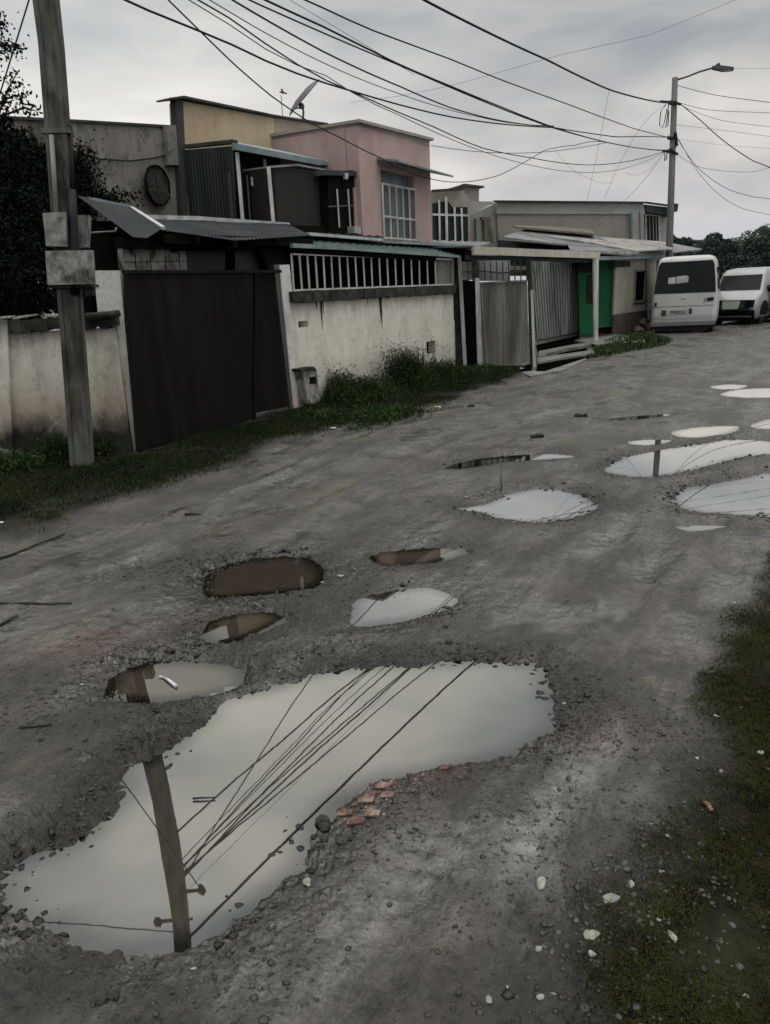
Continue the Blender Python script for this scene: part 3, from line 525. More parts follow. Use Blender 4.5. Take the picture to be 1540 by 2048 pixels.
# ---- old grey house
T = thing('grey_house', 'bare grey windowless house wall behind the leaning pole', 'house', FP.P(230, 500, 2.9))
mb = MB(); pz(mb, FP, [(-260, 226), (60, 240), (140, 244), (335, 256), (352, 258), (378, 520), (-260, 520)], 2.9, 5).build('wall', M['greywall'], T)
mb = MB(); pts = [(-260, 225), (60, 239), (140, 243), (335, 254)]
for a, b in zip(pts[:-1], pts[1:]): mb.bar(FP.P(*a, 2.95), FP.P(*b, 2.95), .16, .035)
mb.build('roof_edge', M['greydark'], T)
pz(MB(), FP, [(333, 251), (352, 250), (358, 330), (337, 330)], 2.8, .3).build('parapet_post', M['greywall'], T)
MB().tube([FP.P(140, 300, 2.86), FP.P(200, 318, 2.86), FP.P(260, 322, 2.86), FP.P(310, 316, 2.86), FP.P(350, 305, 2.86)], .012, 5).build('wall_cable', M['wire'], T)
mb = MB(); cc = FP.P(315, 371, 2.80); 
c2 = []; n = 22
for i in range(n):
    a = 2*math.pi*i/n; c2.append(cc+FP.D3*.235*math.cos(a)*rnd.uniform(.95, 1.05)+V(0, 0, .27*math.sin(a)*rnd.uniform(.97, 1.03)))
mb.prism(c2, FP.N3*.05); T = thing('wall_disc', 'dark rusty round disc hanging on the bare grey house wall', 'disc', cc); mb.build('plate', M['coping'], T)
c3 = [cc+(p-cc)*1.06 for p in c2]; MB().tube([p+(-FP.N3*.01) for p in c3+c3[:1]], .018, 6).build('rim', M['void'], T)
mb = MB(); mb.bar(cc-FP.D3*.2-FP.N3*.02-V(0, 0, .02), cc-FP.D3*.06-FP.N3*.02+V(0, 0, .05), .02).bar(cc-FP.N3*.02-V(0, 0, .02), cc+V(0, 0, .15)-FP.N3*.02, .03); mb.build('bracket', M['greydark'], T)
# creeper patches on the grey wall
def cards(P_, size, m, name, parent=None, loc=(0, 0, 0), up=.3, asp=.55, fold=True):
    """leaf shaped quads at points P_"""
    n = len(P_); a = RNG.normal(size=(n, 3)); a[:, 2] = a[:, 2]*.6+up; nn = a/np.linalg.norm(a, axis=1)[:, None]
    t1 = np.cross(nn, RNG.normal(size=(n, 3))); t1 /= np.linalg.norm(t1, axis=1)[:, None]; t2 = np.cross(nn, t1); s = (size*RNG.uniform(.6, 1.35, n))[:, None]
    v = np.stack([P_-t1*s, P_+t2*s*asp-nn*s*.15, P_+t1*s, P_-t2*s*asp-nn*s*.15], 1).reshape(-1, 3); f = np.arange(4*n).reshape(n, 4)
    return np_mesh(name, v, f, m, {}, False, parent, loc)
def patch_pts(pl, off, cx, cy, rx, ry, n, th=.12):
    o = []
    while len(o) < n:
        a, b = rnd.gauss(0, .5), rnd.gauss(0, .5)
        o.append(pl.P(cx+a*rx, cy+b*ry, off-abs(rnd.gauss(0, th))))
    return np.array(o)
Pc = np.concatenate([patch_pts(FP, 2.86, 160, 335, 40, 45, 900), patch_pts(FP, 2.86, 215, 395, 60, 18, 450), patch_pts(FP, 2.86, 165, 400, 40, 50, 1300)])
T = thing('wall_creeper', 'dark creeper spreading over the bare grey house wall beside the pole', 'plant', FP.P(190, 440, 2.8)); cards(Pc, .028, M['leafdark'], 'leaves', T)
mb = MB()
for a, b in (((170, 470), (180, 330)), ((190, 470), (240, 380)), ((160, 470), (150, 330))): mb.tube([FP.P(*a, 2.84), FP.P((a[0]+b[0])/2+6, (a[1]+b[1])/2, 2.83), FP.P(*b, 2.84)], .014, 5, .006)
mb.build('stem', M['bark'], T)
# ---- yellow house
T = thing('yellow_house', 'yellow house with a tall parapet and a glazed lean-to porch', 'house', FP.P(500, 480, 2.87))
pz(MB(), FP, [(366, 202), (548, 236), (556, 500), (380, 500)], 2.85, .3).build('wall', M['yellow'], T)
pz(MB(), FP, [(548.5, 236), (656, 252), (656, 500), (556.5, 500)], 2.86, .3).build('faded_wall', M['yellowgrey'], T)
pz(MB(), FP, [(351, 199), (366, 201), (380, 500), (368, 500)], 2.80, .12).build('side_pilaster', M['greydark'], T)
MB().prism([FP.P(352, 262, 3.2), FP.P(656, 300, 3.2), FP.P(656, 300, 3.2)+FP.N3*5, FP.P(352, 262, 3.2)+FP.N3*5], (0, 0, -.15)).build('roof', M['greydark'], T)
mb = MB(); mb.prism([FP.P(341, 199, 2.72), FP.P(368, 196, 2.72), FP.P(549, 233, 2.76), FP.P(657, 250, 2.78), FP.P(657, 246, 2.78), FP.P(549, 229, 2.76), FP.P(368, 191, 2.72), FP.P(341, 195, 2.72)], FP.N3*.3)
mb.build('parapet_cap', M['greydark'], T)
# porch on the upper floor
T = thing('glazed_porch', 'dark upper porch with white posts and a long bluish roof edge against the yellow house', 'porch', FP.P(500, 445, 2.2))
for po in np.linspace(2.4, 1.2, 60):
    cor = FP.P(466, 290, po); X2 = Plane(cor, cor+FP.N3)
    if np.dot(X2.P(367, 300)[:2]-FP.A, FP.n) < 2.78: break
def XP(px, py): return X2.P(px, py, 0)
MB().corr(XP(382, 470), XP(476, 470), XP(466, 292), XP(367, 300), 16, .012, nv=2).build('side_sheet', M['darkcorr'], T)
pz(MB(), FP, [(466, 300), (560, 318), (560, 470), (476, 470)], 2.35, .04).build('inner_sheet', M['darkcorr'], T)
MB().prism([cor+(0, 0, .03), XP(367, 296)+(0, 0, .0), XP(367, 296)+(0, 0, .05), cor+(0, 0, .08)], FP.D3*.12).build('side_beam', M['greydark'], T)
MB().prism([FP.P(465, 288, po-.05), FP.P(762, 346, po-.05), FP.P(718, 338, 2.85), FP.P(645, 318, 2.85), FP.P(470, 286, 2.85)], (0, 0, .02)).build('roof_sheet', M['bluetrim'], T)
mb = MB(); mb.bar(FP.P(466, 293, po-.07), FP.P(640, 326, po-.07), .05, .09).bar(FP.P(640, 326, po-.07), FP.P(764, 347, po-.07), .05, .05); mb.build('roof_edge', M['bluetrim'], T)
MB().bar(FP.P(474, 305, po-.03), FP.P(486, 445, po-.03), .05).build('post', M['bars'], T)
MB().bar(FP.P(529, 318, po+.1), FP.P(531, 340, po+.1), .04).build('post', M['bars'], T)
MB().bar(XP(459, 345), XP(467, 462), .05).build('post', M['greydark'], T)
cor2 = FP.P(537, 334, min(1.3, po-.3)); X3 = Plane(cor2, cor2+FP.N3)
MB().bar(FP.P(537, 334, 1.2), FP.P(547, 446, 1.2), .05).build('post', M['bars'], T)
MB().bar(X3.P(487, 341), cor2, .03, .02).build('beam', M['bluetrim'], T)
mb = MB(); mb.bar(cor2, FP.P(595, 330, 1.25), .035, .03).bar(FP.P(595, 330, 1.25), FP.P(650, 340, 1.25), .035, .03); mb.build('beam', M['bluetrim'], T)
for k, px in enumerate((494, 513, 527)): MB().bar(FP.P(px, 350+k*4, po), FP.P(px+7, 446, po), .022).build('glazing_bar', M['metal'], T)
pz(MB(), FP, [(490, 345), (545, 350), (552, 470), (500, 470)], po+.05, .02).build('glazing', M['glass'], T)
pz(MB(), FP, [(503, 354), (508, 354), (509, 372), (504, 372)], po-.02, .02).build('paper', M['litter'], T)
T = thing('brown_shed', 'dark brown wall panel between the glazed porch and the dark doorway', 'shed', FP.P(600, 460, 1.6))
pz(MB(), FP, [(548, 334), (650, 343), (657, 480), (558, 480)], 1.30, .9).build('wall', M['brownwall'], T)
MB().bar(FP.P(651, 341, 1.26), FP.P(657, 470, 1.26), .05).build('corner_post', M['greydark'], T)
# ---- pink house
T = thing('pink_house', 'pink flat roofed house with a barred white window', 'house', FP.P(790, 500, 1))
c0 = FP.P(720, 248, 1); c1 = FP.P(862, 279, 1); x4 = Plane(c0, c0+FP.N3); bk = x4.P(548, 275)
sP0 = FP.SZ(722, 400, 1)[0]; sP1 = FP.SZ(862, 400, 1)[0]
wS0, wS1 = FP.SZ(764, 420, 1)[0], FP.SZ(829, 420, 1)[0]; wz1 = FP.SZ(795, 346, 1)[1]; wz0 = 2.2
holewall(MB(), FP, sP0, sP1, 1.6, 4.4, 1, .25, ((wS0, wS1, wz0, wz1),)).build('wall', M['pink'], T)
MB().prism([FP.X(sP0, 1.6, 1.26), FP.X(sP0, 4.4, 1.26), FP.X(sP0, 4.42, 6), FP.X(sP0, 1.6, 6)], FP.D3*.2).build('side_wall', M['pink'], T)
MB().prism([FP.X(sP1, 1.6, 1.26), FP.X(sP1, 4.4, 1.26), FP.X(sP1, 4.42, 6), FP.X(sP1, 1.6, 6)], -FP.D3*.2).build('side_wall', M['pink'], T)
pz(MB(), FP, [(606, 276), (722, 250), (722, 480), (606, 480)], 1.9, .2)
mb = MB(); mb.prism([FP.X(sP0-.04, 4.42, .93), FP.X(sP1+.06, 4.50, .93), FP.X(sP1+.06, 4.52, 6.2), FP.X(sP0-.04, 4.45, 6.2)], (0, 0, .05)); mb.prism([FP.X(sP0, 4.38, 1.0), FP.X(sP1, 4.38, 1.0), FP.X(sP1, 4.5, 1.0), FP.X(sP0, 4.42, 1.0)], FP.N3*5); mb.build('roof_slab', M['yellowgrey'], T)
W_ = MB()
for u in np.linspace(wS0, wS1, 6): W_.bar(FP.X(u, wz0, .97), FP.X(u, wz1-.25, .97), .035)
for z in (wz0+.02, wz0+.36, wz0+.74, wz1-.25): W_.bar(FP.X(wS0, z, .97), FP.X(wS1, z, .97), .035)
wo = W_.build('window', M['bars'], T)
holewall(MB(), FP, wS0, wS1, wz0, wz1, 1.12, .02).build('pane', M['paleglass'], wo)
mb = MB(); mb.prism([FP.X(wS0-.12, wz1+.06, .55), FP.X(sP1+.15, wz1+.02, .55), FP.X(sP1+.15, wz1+.15, 1.02), FP.X(wS0-.12, wz1+.15, 1.02)], (0, 0, .035)); mb.build('awning', M['bluetrim'], T)
dk = thing('upper_doorway', 'dark barred doorway recess left of the pink house front', 'doorway', FP.P(690, 460, 1.9))
pz(MB(), FP, [(655, 342), (723, 340), (723, 480), (660, 480)], 1.12, .3).build('dark_panel', M['void'], dk)
pz(MB(), FP, [(650, 340), (723, 343), (723, 352), (650, 350)], 1.06, .3).build('lintel', M['greydark'], dk)
pz(MB(), FP, [(708, 375), (722, 375), (722, 466), (712, 466)], 1.09, .1).build('pink_reveal', M['pink'], dk)
for a in (674, 696): MB().bar(FP.P(a, 378, 1.08), FP.P(a+5, 455, 1.08), .025).build('bar', M['bars'], dk)
MB().bar(FP.P(656, 413, 1.08), FP.P(706, 411, 1.08), .02).build('bar', M['metal'], dk)
pz(MB(), FP, [(691, 346), (697, 346), (696, 358), (692, 358)], 1.03, .05).build('lamp', M['litter'], dk)
MB().prism([FP.P(708, 452, .98), FP.P(722, 454, .98), FP.P(722, 468, .98), FP.P(709, 466, .98)], FP.N3*.2).build('sack', M['trim'], dk)
# ---- satellite dish and aerial
bp = FP.P(602, 240, 3.2)
T = thing('satellite_dish', 'small satellite dish tilted on a mast above the yellow house parapet', 'dish', bp)
a = FP.P(606, 215, 3.2); MB().tube([bp-(0, 0, .2), FP.P(607, 224, 3.2), a], .022, 6).build('mast', M['metal'], T)
mb = MB(); ctr = FP.P(608, 195, 3.2); ax = FP.P(588, 218, 3.2)-FP.P(627, 171, 3.2); R_ = np.linalg.norm(ax)/2; ax /= np.linalg.norm(ax)
nrm_ = np.cross(ax, np.cross(V(.2, 1, .1), ax)); view = V(*ray(608, 195)); view /= np.linalg.norm(view); side = np.cross(view, ax); side /= np.linalg.norm(side)
bx_ = np.cross(ax, side); vs = [ctr+side*.05]; K = 20
nn_ = side*1.; tt_ = bx_/np.linalg.norm(bx_)
for rr, dp in ((.35, .045), (.7, .025), (1., -.01)):
    for i in range(K):
        an = 2*math.pi*i/K; vs.append(ctr+R_*rr*(ax*math.cos(an)+tt_*math.sin(an))+nn_*dp*1.6)
fs = [(0, 1+i, 1+(i+1) % K) for i in range(K)]+[(1+k*K+i, 1+(k+1)*K+i, 1+(k+1)*K+(i+1) % K, 1+k*K+(i+1) % K) for k in range(2) for i in range(K)]
m_ = len(vs); vs2 = vs+[p+nn_*.012 for p in vs]; mb.add(vs2, fs+[tuple(x+m_ for x in f[::-1]) for f in fs], True); mb.build('reflector', M['metal'], T)
mb = MB(); mb.rock(FP.P(603, 212, 3.2), .07, 1.1); mb.bar(FP.P(590, 217, 3.2), FP.P(606, 214, 3.2), .03); mb.build('mount', M['metal'], T)
bp = FP.P(563, 200, 3.6)
T = thing('antenna', 'tiny dark aerial poking up left of the satellite dish', 'antenna', FP.P(566, 240, 3.6))
mb = MB(); mb.tube([FP.P(566, 245, 3.6), FP.P(562, 190, 3.6)], .008, 5); mb.build('mast', M['metal'], T)
mb = MB(); mb.bar(FP.P(560, 184, 3.6), FP.P(573, 187, 3.6), .03, .02).bar(FP.P(563, 178, 3.6), FP.P(567, 187, 3.6), .03, .02); mb.build('head', M['black'], T)
# ---- meter box
mp_ = FP.P(622, 806, -.12)
T = thing('meter_box', 'small grey concrete meter post with a dark square opening beside the white pillar', 'meter box', mp_)
pz(MB(), FP, [(605, 742), (633, 740), (640, 800), (616, 808)], -.14, .16).build('post', M['block'], T)
pz(MB(), FP, [(619, 754), (633, 753), (634, 767), (620, 768)], -.146, .01).build('opening', M['void'], T)
pz(MB(), FP, [(600, 738), (628, 733), (634, 741), (602, 743)], -.15, .18).build('cap', M['coping'], T)
# ------------------------------------------------------------------ right part of the near frontage
zt = BP.SZ(945, 520)[1]
T = thing('frame_post', 'dark post with a white face at the right end of the railed wall', 'post', FP.P(918, 737, .0), 'posts under the right canopy')
pz(MB(), BP, [(905, 512), (916, 512), (926, 737), (912, 737)], .06, .12).build('dark_side', M['coping'], T)
pz(MB(), BP, [(915, 512), (921, 512), (933, 738), (927, 738)], .0, .06).build('white_face', M['bars'], T)
T = thing('narrow_door', 'narrow black door between two white posts', 'door', BP.P(940, 737, .1))
pz(MB(), BP, [(921, 560), (950, 562), (957, 737), (932, 737)], .12, .04).build('panel', M['void'], T)
mb = MB()
for a in (922, 935, 948): mb.bar(BP.P(a, 523, .10), BP.P(a+1, 562, .10), .02)
mb.bar(BP.P(920, 543, .10), BP.P(950, 544, .10), .02).build('fanlight_bars', M['metal'], T)
pz(MB(), BP, [(921, 523), (950, 523), (950, 560), (922, 560)], .14, .01).build('fanlight', M['palegrey'], T)
T = thing('frame_post', 'white post at the left edge of the grey slatted gate', 'post', BP.P(960, 737, 0), 'posts under the right canopy')
pz(MB(), BP, [(950, 556), (957, 556), (963, 738), (955, 738)], .0, .07).build('white_face', M['bars'], T)
pz(MB(), BP, [(943, 518), (953, 518), (955, 562), (945, 562)], .02, .08).build('dark_top', M['coping'], T)
T = thing('slatted_gate', 'weathered grey slatted gate with a low wicket panel under the right canopy', 'gate', BP.P(1010, 737, .05))
MB().corr(BP.P(966, 737, .05), BP.P(1057, 722, .05), BP.P(1054, 562, .05), BP.P(959, 566, .05), 22, .014, nv=1).build('slats', M['corr'], T)
MB().corr(BP.P(968, 740, .02), BP.P(1006, 736, .02), BP.P(1003, 688, .02), BP.P(970, 690, .02), 12, .012, nv=1).build('wicket', M['corr'], T)
mb = MB(); mb.bar(BP.P(962, 576, .03), BP.P(975, 738, .03), .06, .03).bar(BP.P(1008, 600, .03), BP.P(1012, 737, .03), .035, .02).bar(BP.P(968, 741, .0), BP.P(1058, 726, .0), .03, .04).bar(BP.P(958, 566, .02), BP.P(1056, 561, .02), .03, .03); mb.build('frame', M['corr'], T)
mb = MB()
for k in range(9): a = 957+k*12; mb.bar(BP.P(a, 523, .07), BP.P(a+1, 562, .07), .022)
mb.bar(BP.P(952, 541, .06), BP.P(1000, 546, .06), .03).bar(BP.P(1000, 546, .06), BP.P(1045, 543, .06), .03); mb.build('grille', M['greydark'], T)
pz(MB(), BP, [(953, 521), (1020, 521), (1020, 562), (955, 562)], .30, .02).build('bright_gap', M['palegrey'], T)
T = thing('frame_post', 'dark and white post right of the grey slatted gate', 'post', BP.P(1067, 736, 0), 'posts under the right canopy')
pz(MB(), BP, [(1054, 520), (1061, 520), (1068, 733), (1060, 733)], .03, .1).build('dark_side', M['coping'], T)
pz(MB(), BP, [(1061, 580), (1065, 580), (1071, 735), (1066, 735)], .0, .06).build('white_face', M['bars'], T)
pc = PC.P(1192, 687, 0)
T = thing('frame_post', 'lone white post standing in front of the green doors', 'post', pc, 'posts under the right canopy')
pz(MB(), PC, [(1188, 512), (1198, 512), (1196, 684), (1190, 684)], -.02, .04).build('shaft', M['bars'], T)
pz(MB(), PC, [(1189, 684), (1197, 684), (1197, 697), (1190, 696)], -.03, .06).build('foot', M['coping'], T)
# canopy between BP/PC line
T = thing('canopy_roof', 'long cream edged canopy over the grey slatted gate and the tall sheet fence', 'roof', BP.P(1060, 505, 0))
e0 = BP.P(946, 501, -.1); e1 = PC.P(1198, 511, -.1)
mb = MB(); mb.bar(e0, e1, .06, .15); mb.build('edge_board', M['housewhite'], T)
b0 = e0+FP.N3*1.3+V(0, 0, .12); b1 = e1+FP.N3*.7+V(0, 0, .15)
MB().prism([e0+(0, 0, .06), e1+(0, 0, .06), b1, b0], (0, 0, .025)).build('roof_sheet', M['tin2'], T)
mb = MB(); mb.bar(e0+V(0, 0, -.12)+FP.N3*.15, e1+V(0, 0, -.12)+FP.N3*.15, .05, .08).build('beam', M['greydark'], T)
# sheet fence, green doors
T = thing('sheet_fence', 'tall pale corrugated sheet fence recessed behind the canopy posts', 'fence', CP.P(1110, 675, 0))
MB().corr(CP.P(1074, 679, 0), CP.P(1156, 664, 0), CP.P(1156, 519, 0), CP.P(1058, 519, 0), 11, .06, nv=1).build('sheet', M['corrpale'], T)
MB().corr(CP.P(1058, 679, -.05), CP.P(1112, 672, -.05), CP.P(1108, 519, -.05), CP.P(1058, 519, -.08), 7, .055, nv=1).build('grey_sheet', M['corr'], T)
mb = MB()
for i in range(17):
    u_ = (i+.5)/17; xb, xt = 1074+82*u_, 1060+96*u_; mb.bar(CP.P(xb, 679-15*u_, -.15), CP.P(xt, 520, -.15), .055+.03*rnd.random(), .05)
mb.build('ribs', M['corrpale'], T)
mb = MB(); mb.bar(CP.P(1075, 682, -.08), CP.P(1154, 668, -.08), .05, .06); mb.build('bottom_rail', M['trim'], T)
MB().bar(CP.P(1153, 519, -.06), CP.P(1156, 672, -.06), .08).build('end_post', M['greydark'], T)
MB().bar(CP.P(1155, 522, -.12), CP.P(1159, 548, -.12), .14, .05).build('white_board', M['litter'], T)
QP = Plane(V(6.28, 24.62, 0), DP.P(1229, 668, .02))
T = thing('green_door', 'green metal door with a rusty dark patch, left of the lone white post', 'door', QP.P(1175, 668, 0), 'green metal doors')
pz(MB(), QP, [(1157, 546), (1166, 524), (1190, 522), (1190, 668), (1160, 670)], .05, .04).build('panel', M['green'], T)
pz(MB(), QP, [(1157, 521), (1190, 521), (1190, 546), (1157, 546)], .045, .004).build('upper_panel', M['darkcorr'], T)
pz(MB(), QP, [(1172, 552), (1190, 545), (1190, 606), (1172, 608)], .04, .008).build('rusty_patch', M['rustgreen'], T)
T = thing('green_door', 'plain bright green door leaf right of the lone white post', 'door', QP.P(1215, 665, 0), 'green metal doors')
pz(MB(), QP, [(1193, 520), (1226, 520), (1229, 652), (1194, 656)], .06, .04).build('panel', M['green'], T)
pz(MB(), QP, [(1194, 656.5), (1229, 652.5), (1230, 668), (1194, 671)], .08, .04).build('dark_foot', M['void'], T)
# cream cottage
T = thing('cream_cottage', 'small off-white cottage with a dark window right of the green doors', 'cottage', DP.P(1265, 664, 0))
c_s0, c_s1 = DP.SZ(1229, 600)[0], DP.SZ(1306, 600)[0]; cz = DP.SZ(1265, 508)[1]
hw = (DP.SZ(1269, 570)[0], DP.SZ(1291, 570)[0], DP.SZ(1280, 601)[1], DP.SZ(1280, 543)[1])
holewall(MB(), DP, c_s0, c_s1, DP.SZ(1265, 624)[1], cz, 0, .06, (hw,)).build('wall', M['housewhite'], T)
holewall(MB(), DP, c_s0, c_s1, -.2, DP.SZ(1265, 624)[1]-.002, -.03, .08).build('plinth', M['plinth'], T)
wf = MB(); wf.bar(DP.X(hw[0]-.05, hw[2]-.03, -.02), DP.X(hw[1]+.05, hw[2]-.03, -.02), .05).bar(DP.X(hw[0]-.05, hw[3]+.03, -.02), DP.X(hw[1]+.05, hw[3]+.03, -.02), .05); wf.bar(DP.X(hw[0]-.03, hw[2], -.02), DP.X(hw[0]-.03, hw[3], -.02), .05).bar(DP.X(hw[1]+.03, hw[2], -.02), DP.X(hw[1]+.03, hw[3], -.02), .05); wf = wf.build('window', M['corr'], T)
holewall(MB(), DP, hw[0], hw[1], hw[2], hw[3], .05, .02).build('pane', M['void'], wf)
pz(MB(), DP, [(1228, 522), (1261, 522), (1261, 533), (1240, 534), (1229, 536)], -.03, .03).build('dark_board', M['greydark'], T)
MB().bar(DP.P(1294, 512, -.05), DP.P(1297, 640, -.05), .07).build('corner_board', M['trim'], T)
MB().prism([DP.X(c_s1, -.1, .01), DP.X(c_s1, cz, .01), DP.X(c_s1, cz, 4), DP.X(c_s1, -.1, 4)], DP.D3*.2).build('side_wall', M['housewhite'], T)
pz(MB(), DP, [(1300, 508), (1345, 504), (1345, 560), (1305, 560)], 1.2, .2).build('back_wall', M['greydark'], T)
mb = MB(); mb.prism([DP.P(1140, 503, -.45), DP.P(1250, 511, -.45), DP.P(1345, 507, -.3), DP.P(1405, 500, .2), DP.P(1338, 487, 3.0), DP.P(1130, 480, 3.0)], (0, 0, .04)); mb.build('roof', M['tin2'], T)
mb = MB(); mb.bar(DP.P(1190, 517, -.40), DP.P(1345, 512, -.25), .05, .10).build('eaves_board', M['bluetrim'], T)
# rubble heap by cottage
T = thing('rubble_heap', 'dark heap of broken blocks against the cottage plinth behind the white van', 'rubble', DP.P(1285, 662, -.3))
mb = MB()
for i in range(14): p = DP.P(1285+rnd.uniform(-14, 16), 655, -.35+rnd.uniform(-.2, .2)); p[2] = abs(rnd.gauss(.12, .14)); MB().rock(p, rnd.uniform(.06, .16), .7).build('block', M['plinth'], T)
# loose roof sheets in the middle distance
def slabpx(mb, pts, offs, pl, t=.03): mb.prism([pl.P(x, y, o) for (x, y), o in zip(pts, offs)], (0, 0, t)); return mb
T = thing('roof_sheet', 'crooked grey roof sheet topmost of the pile in front of the long house', 'roof sheet', HP.P(1110, 468, -1.5), 'crooked roof sheets before the long house')
slabpx(MB(), [(1030, 456), (1190, 470), (1186, 462), (1100, 455), (1027, 453)], (-2.2, -2.2, -1.2, -1.2, -1.6), HP, .04).build('sheet', M['plinth'], T)
T = thing('roof_sheet', 'crooked roof sheet below the topmost one, its dark edge facing the street', 'roof sheet', HP.P(1090, 480, -2.4), 'crooked roof sheets before the long house')
slabpx(MB(), [(1006, 477), (1110, 490), (1250, 500), (1190, 474), (1050, 462)], (-3.2, -3.2, -3.0, -1.6, -1.8), HP, .05).build('sheet', M['tin2'], T)
T = thing('roof_sheet', 'wide grey roof sheet sloping right behind the green doors', 'roof sheet', HP.P(1200, 490, -2.2), 'crooked roof sheets before the long house')
slabpx(MB(), [(1090, 474), (1160, 484), (1270, 504), (1345, 500), (1335, 486), (1170, 474)], (-2.6, -2.8, -3.2, -2.4, -.8, -1.2), HP, .04).build('sheet', M['corr'], T)
pz(MB(), HP, [(1000, 480), (1240, 500), (1240, 540), (1000, 530)], -2.0, .1).build('dark_gap', M['greydark'], T)
# glazed neighbour
T = thing('glazed_house', 'house with dark glazing and white bars right of the pink house', 'house', HP.P(900, 500, -3))
pz(MB(), HP, [(864, 382), (925, 378), (940, 400), (940, 520), (866, 520)], -3.0, 4).build('wall', M['yellowgrey'], T)
pz(MB(), HP, [(865, 406), (896, 402), (905, 414), (935, 414), (937, 490), (867, 490)], -3.06, .04).build('glazing', M['glass'], T)
for a, y in ((878, 400), (892, 394), (909, 414), (923, 416)): MB().bar(HP.P(a, y, -3.1), HP.P(a+2, 490, -3.1), .07 if a == 892 else .05).build('glazing_bar', M['bars'], T)
MB().bar(HP.P(864, 429, -3.1), HP.P(936, 431, -3.1), .05).build('glazing_bar', M['bars'], T)
mb = MB(); mb.bar(HP.P(864, 382, -3.1), HP.P(926, 378, -3.1), .1, .06); mb.build('roof_edge', M['greydark'], T)
pz(MB(), HP, [(905, 400), (925, 402), (990, 403), (960, 420), (940, 432), (936, 414), (905, 412)], -2.8, 2).build('roof', M['palegrey'], T)
T = thing('water_tank_tower', 'small square rendered tower with a flat cap on the roof right of the pink house', 'tower', HP.P(945, 400, -2))
pz(MB(), HP, [(921, 373), (958, 373), (958, 405), (922, 405)], -2.2, .9).build('shaft', M['longwall'], T)
pz(MB(), HP, [(918, 373), (928, 367), (969, 372), (969, 375), (930, 373)], -2.35, 1.2).build('cap', M['greydark'], T)
# little yard screen
T = thing('barred_screen', 'pale screen with brown framed bars beside the dark glazing', 'screen', HP.P(960, 485, -2.9))
pz(MB(), HP, [(937, 434), (976, 436), (984, 486), (938, 486)], -2.95, .05).build('panel', M['longwall'], T)
for a in (950, 966): MB().bar(HP.P(a, 437, -3.0), HP.P(a+2, 485, -3.0), .04).build('bar', M['greydark'], T)
mb = MB(); mb.bar(HP.P(961, 437, -3.05), HP.P(978, 437, -3.05), .08).bar(HP.P(978, 437, -3.05), HP.P(984, 486, -3.05), .09); mb.build('brown_frame', M['plinth'], T)
# ---- long house
T = thing('long_house', 'long grey-beige flat roofed house behind the crooked roof sheets', 'house', HP.P(1150, 500, 0))
pz(MB(), HP, [(994, 428), (1260, 428), (1262, 540), (1000, 540)], 0, 6).build('wall', M['longwall'], T)
pz(MB(), HP, [(994, 404), (1287, 406), (1290, 428), (994, 427.6)], -.05, 6.1).build('parapet_band', M['palegrey'], T)
mb = MB(); mb.bar(HP.P(988, 402.5, -.12), HP.P(1291, 405, -.12), .12, .05).bar(HP.P(1291, 405, -.1), HP.P(1350, 413, -.1), .12, .05); mb.build('roof_edge', M['greydark'], T)
pz(MB(), HP, [(936, 432), (994, 405), (1000, 520), (940, 520)], .1, 4).build('side_wall', M['longwall'], T)
pz(MB(), HP, [(1262, 426), (1287, 421), (1290, 520), (1264, 520)], -.10, .6).build('corner_panel', M['palegrey'], T)
mb = MB()
for a in (1263, 1281): mb.bar(HP.P(a, 424, -.13), HP.P(a+2, 490, -.13), .06)
mb.build('corner_board', M['bluetrim'], T)
pz(MB(), HP, [(1290, 409), (1350, 416), (1346, 432), (1292, 424)], -.06, 6).build('fascia', M['greydark'], T)
pz(MB(), HP, [(1287, 424), (1345, 431), (1345, 520), (1288, 520)], .3, 5).build('end_wall', M['palegrey'], T)
wf = MB(); wf.bar(HP.P(1290, 429, .22), HP.P(1319, 431, .22), .06).bar(HP.P(1291, 488, .22), HP.P(1320, 488, .22), .06).bar(HP.P(1291, 428, .22), HP.P(1292, 488, .22), .06).bar(HP.P(1318, 430, .22), HP.P(1319, 488, .22), .06); wf = wf.build('window', M['trim'], T)
pz(MB(), HP, [(1293, 428), (1317, 430), (1318, 488), (1294, 488)], .24, .05).build('pane', M['brownwall'], wf)
mb = MB()
for a in (1299, 1306, 1312): mb.bar(HP.P(a, 432, .2), HP.P(a+1, 487, .2), .03)
mb.build('bars', M['corr'], wf)
mb = MB(); mb.bar(HP.P(1345, 415, -.3), HP.P(1352, 416, -.3), .2, .25).build('gutter_box', M['greydark'], T)
pz(MB(), HP, [(1340, 508), (1349, 508), (1349, 522), (1340, 522)], -1.2, .1)
# ------------------------------------------------------------------ poles
bl, tl = G(165, 945), None
PLp = Plane(POLE_L, POLE_L+V(1, .08))
def rect_pole(mb, p0, p1, w0, w1, d0, d1, face):
    x = face/np.linalg.norm(face); y = V(-x[1], x[0], 0)
    a = [p0+x*sx*w0/2+y*sy*d0/2 for sx, sy in ((-1, -1), (1, -1), (1, 1), (-1, 1))]; b = [p1+x*sx*w1/2+y*sy*d1/2 for sx, sy in ((-1, -1), (1, -1), (1, 1), (-1, 1))]
    mb.add(a+b, [(3, 2, 1, 0), (4, 5, 6, 7)]+[(i, (i+1) % 4, (i+1) % 4+4, i+4) for i in range(4)])
pb = PLp.P(166, 940); pt2 = PLp.P(97, 0); dirp = (pt2-pb)/(pt2[2]-pb[2]); 
def poleat(z):
    """the old pole leans, and straightens up towards its top"""
    k = max(0, min(z, 6.)-3.5); back = .5*.056*k*k+(max(0, z-6.)*.056*2.5)
    return pb+dirp*(z-pb[2])-V(PLp.d[0], PLp.d[1], 0)*back
ptop = poleat(7.3); p00 = pb-dirp*(pb[2]+.15)
